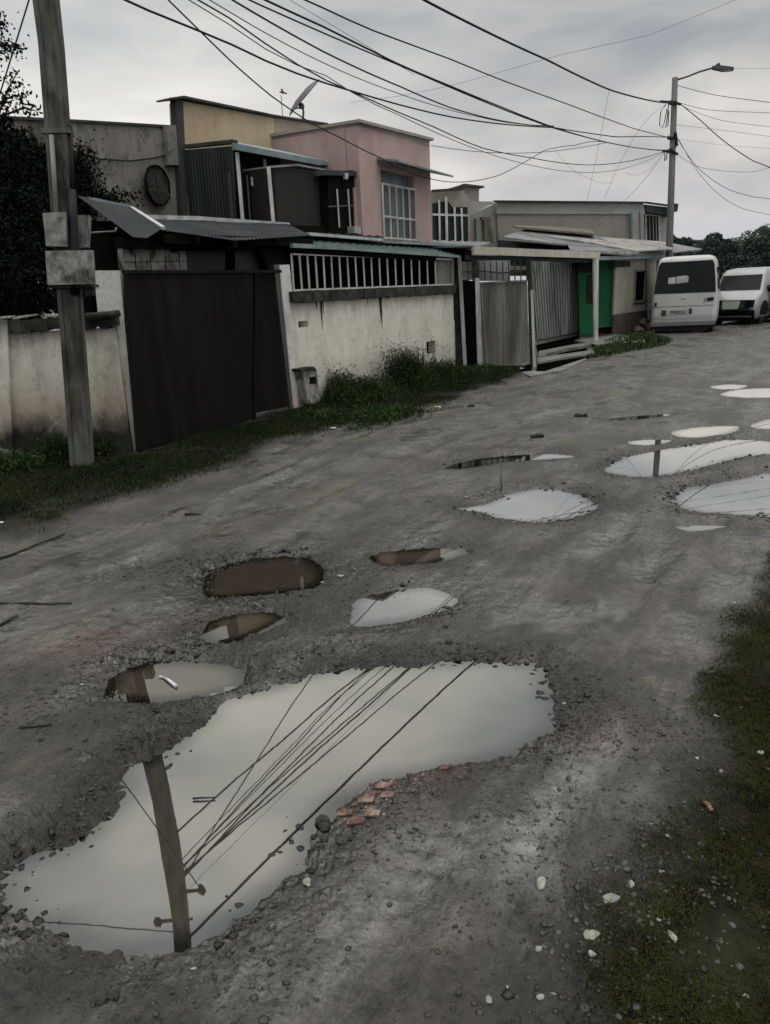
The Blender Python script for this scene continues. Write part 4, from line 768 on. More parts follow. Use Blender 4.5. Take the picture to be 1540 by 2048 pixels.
T = thing('utility_pole', 'big weathered concrete pole with concrete blocks clamped round it, leaning by the left wall', 'utility pole', (pb[0], pb[1], 0))
fx = V(PLp.d[0], PLp.d[1], 0); fy = V(PLp.n[0], PLp.n[1], 0)
mb = MB(); zs_ = [pb[2]-.15, 2., 3.1, 3.8, 4.5, 5.2, 6., 7.3]; rr_ = []
for z_ in zs_:
    c_ = poleat(z_) if z_ > 1 else p00; w_ = .20-.03*z_/7.3; rr_.append([c_+fx*a_*w_/2+fy*b_*.07 for a_, b_ in ((-1, -1), (1, -1), (1, 1), (-1, 1))])
mb.add([p for r_ in rr_ for p in r_], [(3, 2, 1, 0), (28, 29, 30, 31)]+[(i*4+k, i*4+(k+1) % 4, i*4+4+(k+1) % 4, i*4+4+k) for i in range(7) for k in range(4)])
for sgn in (-1, 1): rect_pole(mb, p00+fx*sgn*.078-fy*.078, poleat(3.8)+fx*sgn*.068-fy*.074, .04, .04, .02, .02, fx); rect_pole(mb, poleat(3.8)+fx*sgn*.068-fy*.074, poleat(5.4)+fx*sgn*.066-fy*.072, .04, .04, .02, .02, fx); rect_pole(mb, poleat(5.4)+fx*sgn*.066-fy*.072, ptop+fx*sgn*.065-fy*.072, .04, .04, .02, .02, fx)
mb.build('shaft', M['concrete'], T)
def polept(y, dx=0, off=0): c = PLp.P(166-69*(940-y)/940+dx, y, off); return c
for lab, q, off, th, mm in (('clamp_block', [(85, 426), (130, 424), (134, 493), (92, 492)], -.18, .10, 'block'), ('clamp_block', [(90, 502), (182, 500), (186, 568), (95, 570)], -.20, .10, 'block'), ('clamp_block', [(155, 430), (176, 430), (173, 494), (158, 496)], .12, .12, 'block'), ('clamp_block', [(96, 570), (180, 568), (182, 574), (98, 577)], -.16, .3, 'coping')):
    pz(MB(), PLp, q, off, th).build(lab, M[mm], T)
for y, k in ((270, .04), (573, .03), (470, .04)):
    mb = MB(); c = polept(y); mb.box(c-fx*.12-fy*.10, fx*.24, fy*.20, (0, 0, k)); mb.build('band', M['metal'], T)
MB().tube([PLp.P(143, 395, -.06), PLp.P(140, 320, -.02), PLp.P(137, 250, 0)], .035, 8).build('conduit', M['black'], T)
MB().tube([PLp.P(150, 590, -.12), PLp.P(149, 500, -.14), PLp.P(146, 440, -.1), PLp.P(142, 380, -.06)], .045, 8).build('conduit', M['black'], T)
MB().tube([PLp.P(113, 430, -.11), PLp.P(103, 270, -.11)], .022, 8).build('conduit', M['corr'], T)
pz(MB(), PLp, [(168, 570), (184, 570), (185, 590), (170, 594)], -.1, .12).build('junction_box', M['black'], T)
for z_, sd_ in ((6.25, 1), (5.6, -1), (5.2, 1), (6.8, -1)):
    c = poleat(z_); mb = MB(); mb.bar(c+fx*.10*sd_, c+fx*.26*sd_, .03).rock(c+fx*.28*sd_, .06, 1.2); mb.build('insulator', M['black'], T)
# right pole and lamp
PRp = Plane(POLE_R, POLE_R+V(1, -.36)); rb = PRp.P(1333, 668); rt = PRp.P(1350, 155)
T = thing('lamp_pole', 'slim grey concrete pole carrying a street lamp and many cables, behind the white van', 'street lamp', (rb[0], rb[1], 0))
MB().tube([rb-(0, 0, .2), (rb+rt)/2, rt], .125, 10, .085).build('shaft', M['greypole'], T)
MB().tube([PRp.P(1353, 160), PRp.P(1375, 153), PRp.P(1400, 143), PRp.P(1425, 136)], .03, 6).build('lamp_arm', M['metal'], T)
lh = [PRp.P(1424, 134), PRp.P(1437, 132), PRp.P(1467, 136), PRp.P(1467, 140), PRp.P(1440, 141), PRp.P(1425, 138)]
lmp = MB().prism([p-PRp.N3*.14 for p in lh], PRp.N3*.28); hd = lmp.build('lamp_head', M['metal'], T)
MB().prism([PRp.P(1440, 141.2)-PRp.N3*.1, PRp.P(1463, 140.2)-PRp.N3*.1, PRp.P(1462, 142)-PRp.N3*.1, PRp.P(1441, 143)-PRp.N3*.1], PRp.N3*.2).build('lens', M['trim'], hd)
MB().bar(PRp.P(1433, 133), PRp.P(1440, 130), .12).build('photocell', M['metal'], hd)
for y in (205, 275, 302):
    mb = MB(); c = PRp.P(1345-(y-205)*.03, y); mb.tube([c-(0, 0, .05), c+(0, 0, .05)], .13, 10); mb.build('band', M['metal'], T)
for x0, y0, x1, y1 in ((1320, 203, 1342, 205), (1342, 203, 1362, 209), (1325, 302, 1340, 302), (1340, 300, 1356, 309), (1350, 265, 1354, 292)):
    MB().bar(PRp.P(x0, y0, -.1), PRp.P(x1, y1, -.1), .05, .07).build('bracket', M['black'], T)
for pts in (((1332, 208), (1321, 225), (1319, 250), (1325, 256), (1330, 240), (1334, 218)), ((1337, 210), (1334, 240), (1331, 255), (1336, 252), (1338, 222)), ((1330, 303), (1329, 322), (1333, 318), (1334, 304)), ((1352, 262), (1355, 280), (1351, 296))):
    MB().tube([PRp.P(a, b, -.12) for a, b in pts], .016, 5).build('cable_loop', M['wire'], T)
# ------------------------------------------------------------------ overhead cables: each hangs in its own vertical plane between real ends
def cable(pts, A, B, r, label, t=None, ext=(True, True), m='wire', cat='cable', group='overhead cables', name='overhead_cable', deg=2, mir=None):
    pl = Plane(A, B); L_ = float(np.linalg.norm(V(*B[:2])-V(*A[:2]))); S = []; Z = []
    for q in pts: s_, z_ = pl.SZ(*q); S.append(s_); Z.append(z_)
    c = np.polyfit(S, Z, deg); lo = 0 if ext[0] else min(S); hi = L_ if ext[1] else max(S)
    k = 40; P3 = [pl.X(s_, float(np.polyval(c, s_))) for s_ in np.linspace(lo, hi, k)]
    # stay true to the surveyed kinks
    res = np.array(Z)-np.polyval(c, S); o_ = np.argsort(S)
    for p, s_ in zip(P3, np.linspace(lo, hi, k)): p[2] += float(np.interp(s_, np.array(S)[o_], res[o_], left=res[o_][0], right=res[o_][-1]))
    o = MB().tube(P3, r, 5).build(name, M[m], None, P3[0]); tag(o, label, cat, group); return o
A0 = tuple(poleat(5.7)[:2]); B0 = (rb[0]*.35+rt[0]*.65, rb[1]*.35+rt[1]*.65)
cable([(848, 0), (960, 57), (1095, 120), (1220, 180), (1310, 203), (1340, 206)], A0, B0, .020, 'thickest black cable, uppermost of those running from upper left to the lamp pole')
cable([(612, 0), (730, 55), (900, 118), (990, 155), (1140, 210), (1270, 258), (1337, 275)], A0, B0, .011, 'single black cable second below the thickest one')
cable([(530, 0), (650, 55), (740, 100), (800, 130), (900, 172), (1000, 213), (1105, 254), (1215, 285), (1333, 301)], A0, B0, .013, 'black cable in the twisted pair that ends lowest on the lamp pole')
cable([(498, 0), (610, 50), (700, 89), (800, 131), (903, 176), (1100, 254), (1333, 302)], A0, B0, .010, 'thinner cable running alongside the twisted pair')
cable([(465, 0), (650, 105), (800, 173), (900, 215), (1010, 243), (1107, 252)], A0, B0, .011, 'cable that joins the twisted pair halfway to the lamp pole', ext=(True, False))
cable([(420, 0), (520, 60), (600, 103), (700, 150), (800, 188), (950, 232), (1060, 250)], A0, B0, .006, 'thin cable just below the one joining the twisted pair', ext=(True, False), m='wiregrey')
cable([(395, 0), (450, 30), (500, 65), (560, 108), (640, 155), (720, 190), (860, 250), (960, 295), (1060, 315), (1180, 330), (1260, 322), (1333, 301)], A0, B0, .009, 'sagging cable that dips lowest before rising to the lamp pole', deg=3)
cable([(250, 0), (340, 40), (400, 62), (470, 92), (560, 135), (640, 163), (720, 187), (800, 210), (896, 233), (992, 247), (1107, 255), (1232, 274), (1337, 275)], A0, B0, .012, 'heavy cable entering furthest left and levelling off above the pink house', deg=3)
cable([(378, 0), (480, 62), (560, 118), (650, 150), (720, 195), (800, 231), (896, 276), (992, 312), (1088, 336), (1184, 345), (1280, 327), (1333, 301)], A0, B0, .006, 'thin slack cable hanging over the tower and long house', m='wiregrey', deg=3)
cable([(580, 0), (680, 60), (760, 108), (830, 150)], A0, B0, .003, 'hair thin wire among the upper cables', ext=(True, False), m='wiregrey')
hp_ = FP.P(862, 357, .6)
cable([(337, 0), (400, 62), (470, 130), (540, 190), (620, 245), (680, 275), (760, 315), (850, 355)], A0, hp_, .009, 'dark service cable dropping across the dish to the pink house awning')
cable([(862, 358), (925, 364), (1000, 350), (1060, 318), (1090, 300), (1150, 291), (1213, 285)], hp_, B0, .008, 'cable leaving the pink house awning and looping up to the twisted pair', ext=(False, False), deg=3)
cable([(862, 291), (950, 303), (1050, 306), (1140, 298), (1213, 285)], FP.P(861, 291, 1.0), B0, .007, 'slack cable from the pink house roof corner towards the lamp pole', ext=(False, False))
cable([(1110, 300), (1140, 335), (1180, 358), (1225, 366)], hp_, B0, .003, 'faint wire fading out above the long house', ext=(False, False), m='wiregrey')
def straight(p, q, r, label, sag=0., m='wire', bend=None):
    k = 14; pts = [p+(q-p)*i/(k-1)-V(0, 0, sag*4*(i/(k-1))*(1-i/(k-1))) for i in range(k)]
    o = MB().tube(pts, r, 5).build('overhead_cable', M[m], None, pts[0]); return tag(o, label, 'cable', 'overhead cables')
plw1 = Plane(A0, B0)
straight(plw1.P(1218, 181), HP.P(1173, 405, -1), .004, 'thin drop wire hanging from the thickest cable to the long house roof', .1, 'wiregrey')
straight(PRp.P(1332, 210), HP.P(1210, 395, -1), .005, 'thin drop wire from the lamp pole bracket to the middle of the long house', -.5, 'wiregrey')
straight(PRp.P(1330, 303), HP.P(1190, 440, -1.5), .006, 'drop wire from the lowest bracket of the lamp pole to the crooked roof sheets', .3, 'wiregrey')
straight(PRp.P(1328, 304), HP.P(1250, 345, -1)*.5+PRp.P(1250, 345)*.5, .003, 'faint slack wire left of the lamp pole', .3, 'wiregrey')
E1 = (24.0, 19.5)
for pts, r, lab, m in (
    ([(1355, 171), (1430, 190), (1540, 205)], .009, 'topmost cable leaving the lamp pole to the right', 'wire'),
    ([(1357, 205), (1420, 220), (1540, 226)], .007, 'second cable down leaving the lamp pole to the right', 'wire'),
    ([(1370, 215), (1440, 240), (1540, 254)], .006, 'third cable down right of the lamp pole', 'wiregrey'),
    ([(1357, 205), (1400, 240), (1445, 280), (1500, 318), (1540, 335)], .014, 'heavy cable falling steeply to the right edge from the lamp pole', 'wire'),
    ([(1352, 250), (1425, 258), (1480, 265), (1540, 273)], .005, 'level thin cable crossing the heavy falling cable', 'wiregrey'),
    ([(1355, 278), (1395, 335), (1450, 375), (1500, 392), (1540, 398)], .008, 'upper of the two cables sagging lowest at the right edge', 'wire'),
    ([(1357, 278), (1390, 335), (1430, 382), (1480, 415), (1540, 430)], .007, 'lower of the two cables sagging lowest at the right edge', 'wiregrey'),
    ([(1352, 307), (1395, 333), (1460, 343), (1510, 343), (1540, 335)], .006, 'cable that sags and rises again at the right edge', 'wiregrey'),
    ([(1355, 278), (1445, 290), (1540, 297)], .003, 'faint level wire below the heavy falling cable', 'wiregrey'),
    ([(1468, 137), (1540, 137)], .003, 'thin wire running level right from the lamp head', 'wiregrey')):
    q = Plane(B0, E1); p_ = [q.SZ(*a) for a in pts]; P3 = [q.X(*a) for a in p_]
    e = P3[-1]+(P3[-1]-P3[-2])/np.linalg.norm(P3[-1]-P3[-2])*3; P3.append(e)
    # smooth
    PP = []
    for i in range(len(P3)-1):
        a, b, c, d = P3[max(i-1, 0)], P3[i], P3[i+1], P3[min(i+2, len(P3)-1)]
        for k in range(5): u = k/5; PP.append(.5*((2*b)+(-a+c)*u+(2*a-5*b+4*c-d)*u*u+(-a+3*b-3*c+d)*u**3))
    PP.append(P3[-1]); o = MB().tube(PP, r, 5).build('overhead_cable', M[m], None, PP[0]); tag(o, lab, 'cable', 'overhead cables')
q = Plane((-2, 20), (16, 14)); P3 = [q.P(*a) for a in ((700, 205), (800, 192), (900, 172), (1120, 110), (1300, 70), (1470, 0), (1560, -50))]
tag(MB().tube(P3, .0035, 5).build('overhead_cable', M['wiregrey'], None, P3[0]), 'hair thin wire climbing from above the pink house to the upper right corner', 'cable', 'overhead cables')
# cables leaving the left pole to the left (also seen mirrored in the big puddle)
LA = poleat(6.1); q = Plane(LA, LA+V(-3, -.6, 0))
straight(LA, LA+V(-4.2, -2.4, -.1), .012, 'cable leaving the leaning pole to the left, seen only mirrored in the largest puddle', .15)
straight(LA+V(0, 0, -.3), LA+V(-5, 1.0, .2), .007, 'second cable leaving the leaning pole to the left, mirrored in the largest puddle', .1)
lp_ = Plane(pb, pb+V(-3, 1.4, 0)); l0, l1 = lp_.P(55, 0), lp_.P(5, 160); dd_ = (l0-l1)/np.linalg.norm(l0-l1)
straight(l0+dd_*.9, l1-dd_*1.5, .007, 'dark wire slanting down behind the leafy twigs at the upper left', .03)
# ------------------------------------------------------------------ trees and bushes
def blob_pts(c, r, n, shell=.55, amp=.35, f=1.6, seed=0):
    """points in a lumpy crown: dense clumps, gaps between"""
    out_ = []; c = np.array(c); r = np.array(r)
    while sum(len(o) for o in out_) < n:
        d = RNG.normal(size=(n*3, 3)); d /= np.linalg.norm(d, axis=1)[:, None]; rad = RNG.uniform(shell, 1, n*3)**.6
        lump = 1+amp*(fbm(d[:, 0]*f*2+seed, d[:, 1]*f*2+d[:, 2]*f*1.7, 3, seed)*2)
        p = d*(rad*lump)[:, None]; w_ = fbm(p[:, 0]*f*2.2+5, p[:, 1]*f*2.2+p[:, 2]*3.1*f, 3, seed+3)
        out_.append((c+p*r)[w_ > -.06])
    return np.concatenate(out_)[:n]
def tree(label, base, crowns, leaf, n, size, group=None, trunk_r=.12, cat='tree', name='tree'):
    T = thing(name, label, cat, base, group); mb = MB(); top = np.array(crowns[0][0])
    mb.tube([V(*base)-(0, 0, .1), V(*base)*.5+V(*top)*.5+V(.1, 0, 0), top], trunk_r, 8, trunk_r*.4)
    for c, r in crowns:
        for k in range(5): e = np.array(c)+np.array(r)*RNG.uniform(-.8, .8, 3); m0 = V(*base)*.45+V(*top)*.55; mb.tube([m0, (m0+e)/2+V(0, 0, .1), e], trunk_r*.4, 5, trunk_r*.1)
    mb.build('trunk', M['bark'], T)
    tot = sum(np.prod(r)**(2/3) for c, r in crowns); P_ = np.concatenate([blob_pts(c, r, int(n*np.prod(r)**(2/3)/tot), seed=i*7+int(abs(base[0])*13)) for i, (c, r) in enumerate(crowns)])
    cards(P_, size, M[leaf], 'crown', T); return T
# dark tree over the left wall
bt = LP.P(20, 700, 1.6); bt = V(bt[0], bt[1], 0)
cw = [(LP.P(20, 480, 1.3), (.95, .6, .85)), (LP.P(60, 560, .9), (.75, .45, .45)), (LP.P(-60, 400, 1.6), (.9, .7, 1.0)), (LP.P(10, 340, 1.4), (.5, .45, .45)), (LP.P(60, 345, 1.6), (.34, .35, .35)), (LP.P(-30, 270, 1.6), (.33, .3, .33))]
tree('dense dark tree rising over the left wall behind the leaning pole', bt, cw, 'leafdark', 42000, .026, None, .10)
tw = []; mb = MB(); TT = thing('tree', 'thin leafy boughs reaching into the sky at the left edge, above the dense dark tree', 'tree', V(bt[0]-.6, bt[1]+.4, 0))
for pts in (((-60, 330), (-10, 250), (15, 180), (32, 150)), ((-60, 330), (10, 230), (50, 215), (72, 222)), ((-80, 120), (0, 88), (25, 92), (48, 98)), ((0, 88), (14, 100), (30, 108)), ((-60, 330), (0, 205), (30, 190), (50, 195)), ((-40, 40), (0, 42), (5, 48))):
    P3 = [LP.P(a, b, 1.5) for a, b in pts]; mb.tube(P3, .02, 5, .006)
    for i in range(len(P3)-1):
        for k in range(46 if pts[0] != (-80, 120) else 26): u = rnd.random(); tw.append(P3[i]*(1-u)+P3[i+1]*u+RNG.normal(size=3)*.055)
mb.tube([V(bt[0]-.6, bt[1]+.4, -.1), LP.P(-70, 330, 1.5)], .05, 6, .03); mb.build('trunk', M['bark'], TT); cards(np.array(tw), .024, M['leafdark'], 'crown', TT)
# far trees at the right
FT = [((1500, 540), (1500, 505), 52, (4.4, 3, 1.35), 'leaffar', 'broad pale green tree behind the white car at the right'),
      ((1450, 545), (1452, 520), 46, (2.4, 2, 1.0), 'leaffar', 'rounded green tree between the van and the tall right hand tree'),
      ((1375, 545), (1375, 508), 60, (2.9, 2.5, 1.1), 'leaffar2', 'dark tree just right of the lamp pole'),
      ((1580, 545), (1580, 512), 54, (4.0, 3, 1.5), 'leaffar', 'green tree cut by the right edge of the picture'),
      ((1415, 560), (1420, 540), 42, (4.5, 1.6, 1.15), 'leaffar2', 'low dark hedge of bushes behind the two white vehicles'),
      ((1520, 575), (1520, 560), 40, (5., 1.6, 1.1), 'leaffar2', 'dark bushes right behind the white car')]
for i, (b_, c_, dist, r, lf, lab) in enumerate(FT):
    d = ray(*c_); d = d/d[1]*dist; cpt = V(0, 0, H)+d; base = V(cpt[0], cpt[1], 0)
    cr_ = [(cpt-V(0, 0, r[2]*.15), (r[0]*.9, r[1], r[2]*.85))]
    for k in range(9): cr_.append((cpt+V(rnd.uniform(-.7, .7)*r[0], rnd.uniform(-.4, .4)*r[1], rnd.uniform(-.2, .95)*r[2]), (r[0]*rnd.uniform(.14, .36), r[1]*.4, r[2]*rnd.uniform(.25, .5))))
    tree(lab, base, cr_, lf, 22000, .075, 'trees beyond the parked vehicles', .2)
# ------------------------------------------------------------------ grass and weeds
def blades(P_, h, w_, lean, m, name, parent=None, loc=(0, 0, 0), seg=2):
    n = len(P_); a = RNG.uniform(0, 2*math.pi, n); d = np.stack([np.cos(a), np.sin(a), 0*a], 1); sx = np.stack([-np.sin(a), np.cos(a), 0*a], 1); hh = (h*RNG.uniform(.45, 1.3, n))[:, None]; ll = (lean*RNG.uniform(.2, 1.4, n))[:, None]
    up = V(0, 0, 1)[None]; b0 = P_-sx*w_; b1 = P_+sx*w_; m0 = P_+up*hh*.6+d*hh*ll*.35; t_ = P_+up*hh*np.sqrt(np.clip(1-ll**2*.5, .2, 1))+d*hh*ll
    v = np.stack([b0, b1, m0+sx*w_*.7, m0-sx*w_*.7, t_], 1).reshape(-1, 3); k = np.arange(n)[:, None]*5
    f = np.concatenate([k+np.array([[0, 1, 2, 3]]), k+np.array([[3, 2, 4, 4]])], 0)
    f = np.concatenate([k+np.array([[0, 1, 2]]), k+np.array([[0, 2, 3]]), k+np.array([[3, 2, 4]])], 0)
    return np_mesh(name, v, f, m, {}, False, parent, loc)
def scatter(poly, n, dens=None):
    mn = poly.min(0); mxx = poly.max(0); o = []
    tot = 0
    while tot < n:
        x = RNG.uniform(mn[0], mxx[0], n*2); y = RNG.uniform(mn[1], mxx[1], n*2); k = sdf(poly, x, y) < 0
        if dens is not None: k &= RNG.uniform(0, 1, len(x)) < dens(x, y)
        o.append(np.stack([x[k], y[k]], 1)); tot += int(k.sum())
        if tot == 0: break
    q = np.concatenate(o)[:n]; z = ground_fields(q[:, 0], q[:, 1])[0]; return np.concatenate([q, z[:, None]-.004], 1)
NV = gl_([(-60, 1145), (0, 1125), (100, 1090), (190, 1055), (330, 1010), (450, 965), (545, 925), (580, 895), (640, 885), (740, 865), (830, 845), (930, 812), (1015, 778), (1060, 748), (1060, 737), (925, 733), (600, 820), (262, 908), (-40, 930), (-300, 960), (-300, 1150)])
Pg = scatter(NV, 90000, lambda x, y: np.clip(.35+2.2*fbm(x*1.6, y*1.6, 3, 61)+.9*(np.clip(-sdf(NV, x, y)/.5, 0, 1)), 0, 1)*ground_fields(x, y)[3]*np.clip(.15+3.5*fbm(x*1.1+9, y*1.1, 3, 81)+1.2*(np.clip(-sdf(VERGE, x, y)/.7, 0, 1)), 0, 1))
tag(blades(Pg, .045, .003, .9, M['grassv'], 'grass'), 'short dark grass along the foot of the left wall and gate', 'grass', None, 'stuff')
nearwall = Pg[(sdf(LP_ := gl_([(-200, 925), (262, 905), (275, 925), (60, 975), (-200, 985)]), Pg[:, 0], Pg[:, 1]) < 0)]
FVP = scatter(FVERGE, 5000); tag(blades(FVP, .09, .009, .8, M['weed'], 'grass'), 'patch of grass before the cottage and the van', 'grass', None, 'stuff')
MV = gl_([(1500, 1120), (1440, 1230), (1405, 1300), (1370, 1400), (1325, 1500), (1280, 1620), (1200, 1740), (1130, 1830), (1060, 1960), (1020, 2200), (1500, 2500), (1900, 2000), (1750, 1400), (1640, 1100)])
Pm = scatter(MV, 110000, lambda x, y: np.clip(.6+2.4*fbm(x*4, y*4, 4, 63), 0, 1)*ground_fields(x, y)[1]**1.5)
tag(blades(Pm, .014, .0016, .9, M['moss'], 'moss'), 'dark olive moss and low weeds at the lower right', 'moss', None, 'stuff')
# weed clumps in front of the railed wall
def weed(label, px, py, hgt, wid, n, depth=.35, brown=.0, group='weeds before the railed wall'):
    c = G(px, py); T = thing('weed_clump', label, 'weeds', c, group)
    q = np.array([c+FP.D3*rnd.gauss(0, wid*.42)+FP.N3*rnd.gauss(0, depth*.45) for _ in range(n)]); q[:, 2] = 0
    fall = np.exp(-(((q-c)@FP.D3)/(wid*.75))**2)
    hh = hgt*fall*RNG.uniform(.5, 1.15, n)
    nn = len(q); a = RNG.uniform(0, 6.28, nn); d = np.stack([np.cos(a), np.sin(a), 0*a], 1); tips = q+V(0, 0, 1)*hh[:, None]+d*(hh*.35)[:, None]
    sx = np.stack([-np.sin(a), np.cos(a), 0*a], 1)*.004; mid = q*.5+tips*.5+V(0, 0, 1)*(hh*.12)[:, None]
    v = np.stack([q-sx, q+sx, mid+sx*.8, mid-sx*.8, tips], 1).reshape(-1, 3); k = np.arange(nn)[:, None]*5
    np_mesh('stems', v, np.concatenate([k+np.array([[0, 1, 2]]), k+np.array([[0, 2, 3]]), k+np.array([[3, 2, 4]])], 0), M['weed'], {}, False, T)
    u = RNG.uniform(.15, 1, (nn, 5)); P_ = (q[:, None]*(1-u[..., None])+tips[:, None]*u[..., None]+RNG.normal(size=(nn, 5, 3))*.022).reshape(-1, 3); P_[:, 2] = np.maximum(P_[:, 2], .01)
    cards(P_, .020, M['weed'], 'leaves', T, asp=.4)
    return T
weed('leafy weed clump right of the grey meter post', 672, 805, .50, .45, 900)
weed('low sprawling weeds in the middle of the railed wall foot', 735, 805, .38, .6, 1000)
weed('tallest bushy weed clump, below the dark square hole of the cream wall', 815, 782, .72, .46, 1500)
weed('weeds under the right end of the railed wall', 885, 765, .38, .6, 1100)
weed('low grassy weeds before the narrow black door', 960, 752, .20, .8, 900)
weed('sparse low weeds nearest the road before the railed wall', 760, 838, .16, .9, 1000, .5)
weed('trailing low weeds before the meter post', 650, 842, .16, .5, 500, .4)
weed('dark weeds at the foot of the leaning pole', 120, 925, .28, .5, 900, .25, group='weeds by the left wall')
weed('small leafy weed between the pole and the white pillar', 212, 915, .32, .14, 160, .1, group='weeds by the left wall')
weed('weeds at the left end of the left wall', 30, 945, .20, .6, 700, .3, group='weeds by the left wall')
mb = MB(); T = thing('dry_weeds', 'thin dry seed stalks standing against the cream railed wall', 'weeds', G(740, 800), None)
for i in range(46):
    px = rnd.choice([rnd.uniform(620, 740), rnd.uniform(740, 880), rnd.uniform(860, 930)]); b = FP.P(px, 812-(px-640)*.27, -rnd.uniform(.08, .25)); b[2] = 0; h_ = rnd.uniform(.35, .85)*(1.1 if 780 < px < 880 else .8)
    e = b+V(rnd.gauss(0, .12), rnd.gauss(0, .12), h_); mb.tube([b, (b+e)/2+V(rnd.gauss(0, .03), 0, .05), e], .0022, 4, .001)
    for k in range(4): s_ = e-(e-b)*rnd.uniform(0, .35); f_ = s_+V(rnd.gauss(0, .05), rnd.gauss(0, .05), rnd.uniform(.0, .06)); mb.tube([s_, f_], .0015, 3); mb.rock(f_, .007, 1)
mb.build('stalks', M['weedbrown'], T)
# ------------------------------------------------------------------ rubble, stones, litter
def rocks_np(P_, R__, flat, m, name, loc=(0, 0, 0)):
    t_ = (1+5**.5)/2
    base = np.array([(-1, t_, 0), (1, t_, 0), (-1, -t_, 0), (1, -t_, 0), (0, -1, t_), (0, 1, t_), (0, -1, -t_), (0, 1, -t_), (t_, 0, -1), (t_, 0, 1), (-t_, 0, -1), (-t_, 0, 1)])/1.9
    fs = np.array([(0, 11, 5), (0, 5, 1), (0, 1, 7), (0, 7, 10), (0, 10, 11), (1, 5, 9), (5, 11, 4), (11, 10, 2), (10, 7, 6), (7, 1, 8), (3, 9, 4), (3, 4, 2), (3, 2, 6), (3, 6, 8), (3, 8, 9), (4, 9, 5), (2, 4, 11), (6, 2, 10), (8, 6, 7), (9, 8, 1)])
    n = len(P_); v = base[None]*RNG.uniform(.6, 1.3, (n, 12, 1))*R__[:, None, None]; v[:, :, 1] *= RNG.uniform(.5, 1.1, (n, 1)); v[:, :, 2] *= flat
    a = RNG.uniform(0, 6.28, n); ca, sa = np.cos(a)[:, None], np.sin(a)[:, None]; x = v[:, :, 0]*ca-v[:, :, 1]*sa; y = v[:, :, 0]*sa+v[:, :, 1]*ca
    v = np.stack([x, y, v[:, :, 2]], 2)+P_[:, None]; f = (fs[None]+np.arange(n)[:, None, None]*12).reshape(-1, 3)
    return np_mesh(name, v.reshape(-1, 3), f, m, {}, False, None, loc)
allp = []
for i, (p, (pp, k, lab)) in enumerate(zip(POL, PUD)):
    if k < .3: continue
    seglen = np.linalg.norm(np.roll(p, -1, 0)-p, axis=1); per = seglen.sum(); dist = np.linalg.norm(p.mean(0)); n = int(per*1500*k)
    idx = RNG.choice(len(p), n, p=seglen/per); u = RNG.uniform(0, 1, n)[:, None]; q = p[idx]*(1-u)+np.roll(p, -1, 0)[idx]*u
    e = (np.roll(p, -1, 0)-p)[idx]; e /= np.linalg.norm(e, axis=1)[:, None]; nrm = np.stack([e[:, 1], -e[:, 0]], 1); ar = .5*np.sum(p[:, 0]*np.roll(p[:, 1], -1)-np.roll(p[:, 0], -1)*p[:, 1]); nrm *= 1 if ar > 0 else -1
    q = q+nrm*(np.abs(RNG.normal(.08, .13, n))-.03)[:, None]+RNG.normal(size=(n, 2))*.02; keep = RNG.uniform(0, 1, n) < np.clip(.18+4.5*fbm(q[:, 0]*2.4, q[:, 1]*2.4, 3, 71), 0, 1); allp.append(q[keep])
ex = []
for cx, cy, r, n in ((330, 1140, .33, 500), (690, 1150, .25, 260), (640, 1300, .2, 200), (1150, 1420, .22, 260), (330, 1450, .25, 300), (100, 1400, .4, 350), (1160, 1900, .35, 380), (1230, 1700, .3, 300), (1330, 1480, .25, 200), (380, 1980, .3, 260), (960, 1000, .3, 120)):
    c = G(cx, cy)[:2]; ex.append(c+RNG.normal(size=(n*3, 2))*r*.6)
shore = []
for p, (pp, k, lab) in zip(POL, PUD):
    if k < .25: continue
    seglen = np.linalg.norm(np.roll(p, -1, 0)-p, axis=1); per = seglen.sum(); n = int(per*260*k); idx = RNG.choice(len(p), n, p=seglen/per); u = RNG.uniform(0, 1, n)[:, None]; q = p[idx]*(1-u)+np.roll(p, -1, 0)[idx]*u+RNG.normal(size=(n, 2))*.055
    shore.append(q[RNG.uniform(0, 1, n) < np.clip(.15+4*fbm(q[:, 0]*3, q[:, 1]*3, 3, 73), 0, 1)])
qs = np.concatenate(shore); zs_ = np.maximum(ground_fields(qs[:, 0], qs[:, 1])[0], WZ-.004); Rs = np.clip(RNG.lognormal(-4.75, .5, len(qs)), .003, .022)
rubm = plain('wet_clods', (.018, .018, .016), .45, var=.6, scale=30, dirt=(.07, .07, .062), df=.4, sx=(1, 1, 1), bump=.6)
tag(rocks_np(np.concatenate([qs, (zs_+Rs*.1)[:, None]], 1), Rs, .45, rubm, 'mud_crumbs'), 'black wet clods along the puddle shores', 'mud crumbs', None, 'stuff')
q = np.concatenate(allp+ex); nearest = np.full(len(q), 9.)
for p in POL: nearest = np.minimum(nearest, sdf(p, q[:, 0], q[:, 1]))
q = q[nearest > -.07]; z = ground_fields(q[:, 0], q[:, 1])[0]; R_ = np.clip(RNG.lognormal(-5.6, .55, len(q)), .0016, .014)
tag(rocks_np(np.concatenate([q, (z+R_*.05)[:, None]], 1), R_, .42, plain('rubble', (.05, .05, .047), .6, var=.7, scale=18, dirt=(.14, .14, .13), df=.5, sx=(1, 1, 1), bump=.6), 'gravel'), 'dark broken rubble scattered round the puddles', 'gravel', None, 'stuff')
qb = []
for cx, cy, r, n in ((745, 1595, .08, 34), (790, 1562, .06, 18), (720, 1628, .06, 26), (880, 1545, .05, 18), (215, 1290, .15, 26)):
    c = G(cx, cy)[:2]; qb.append(c+RNG.normal(size=(n, 2))*r*np.array([1., .6]))
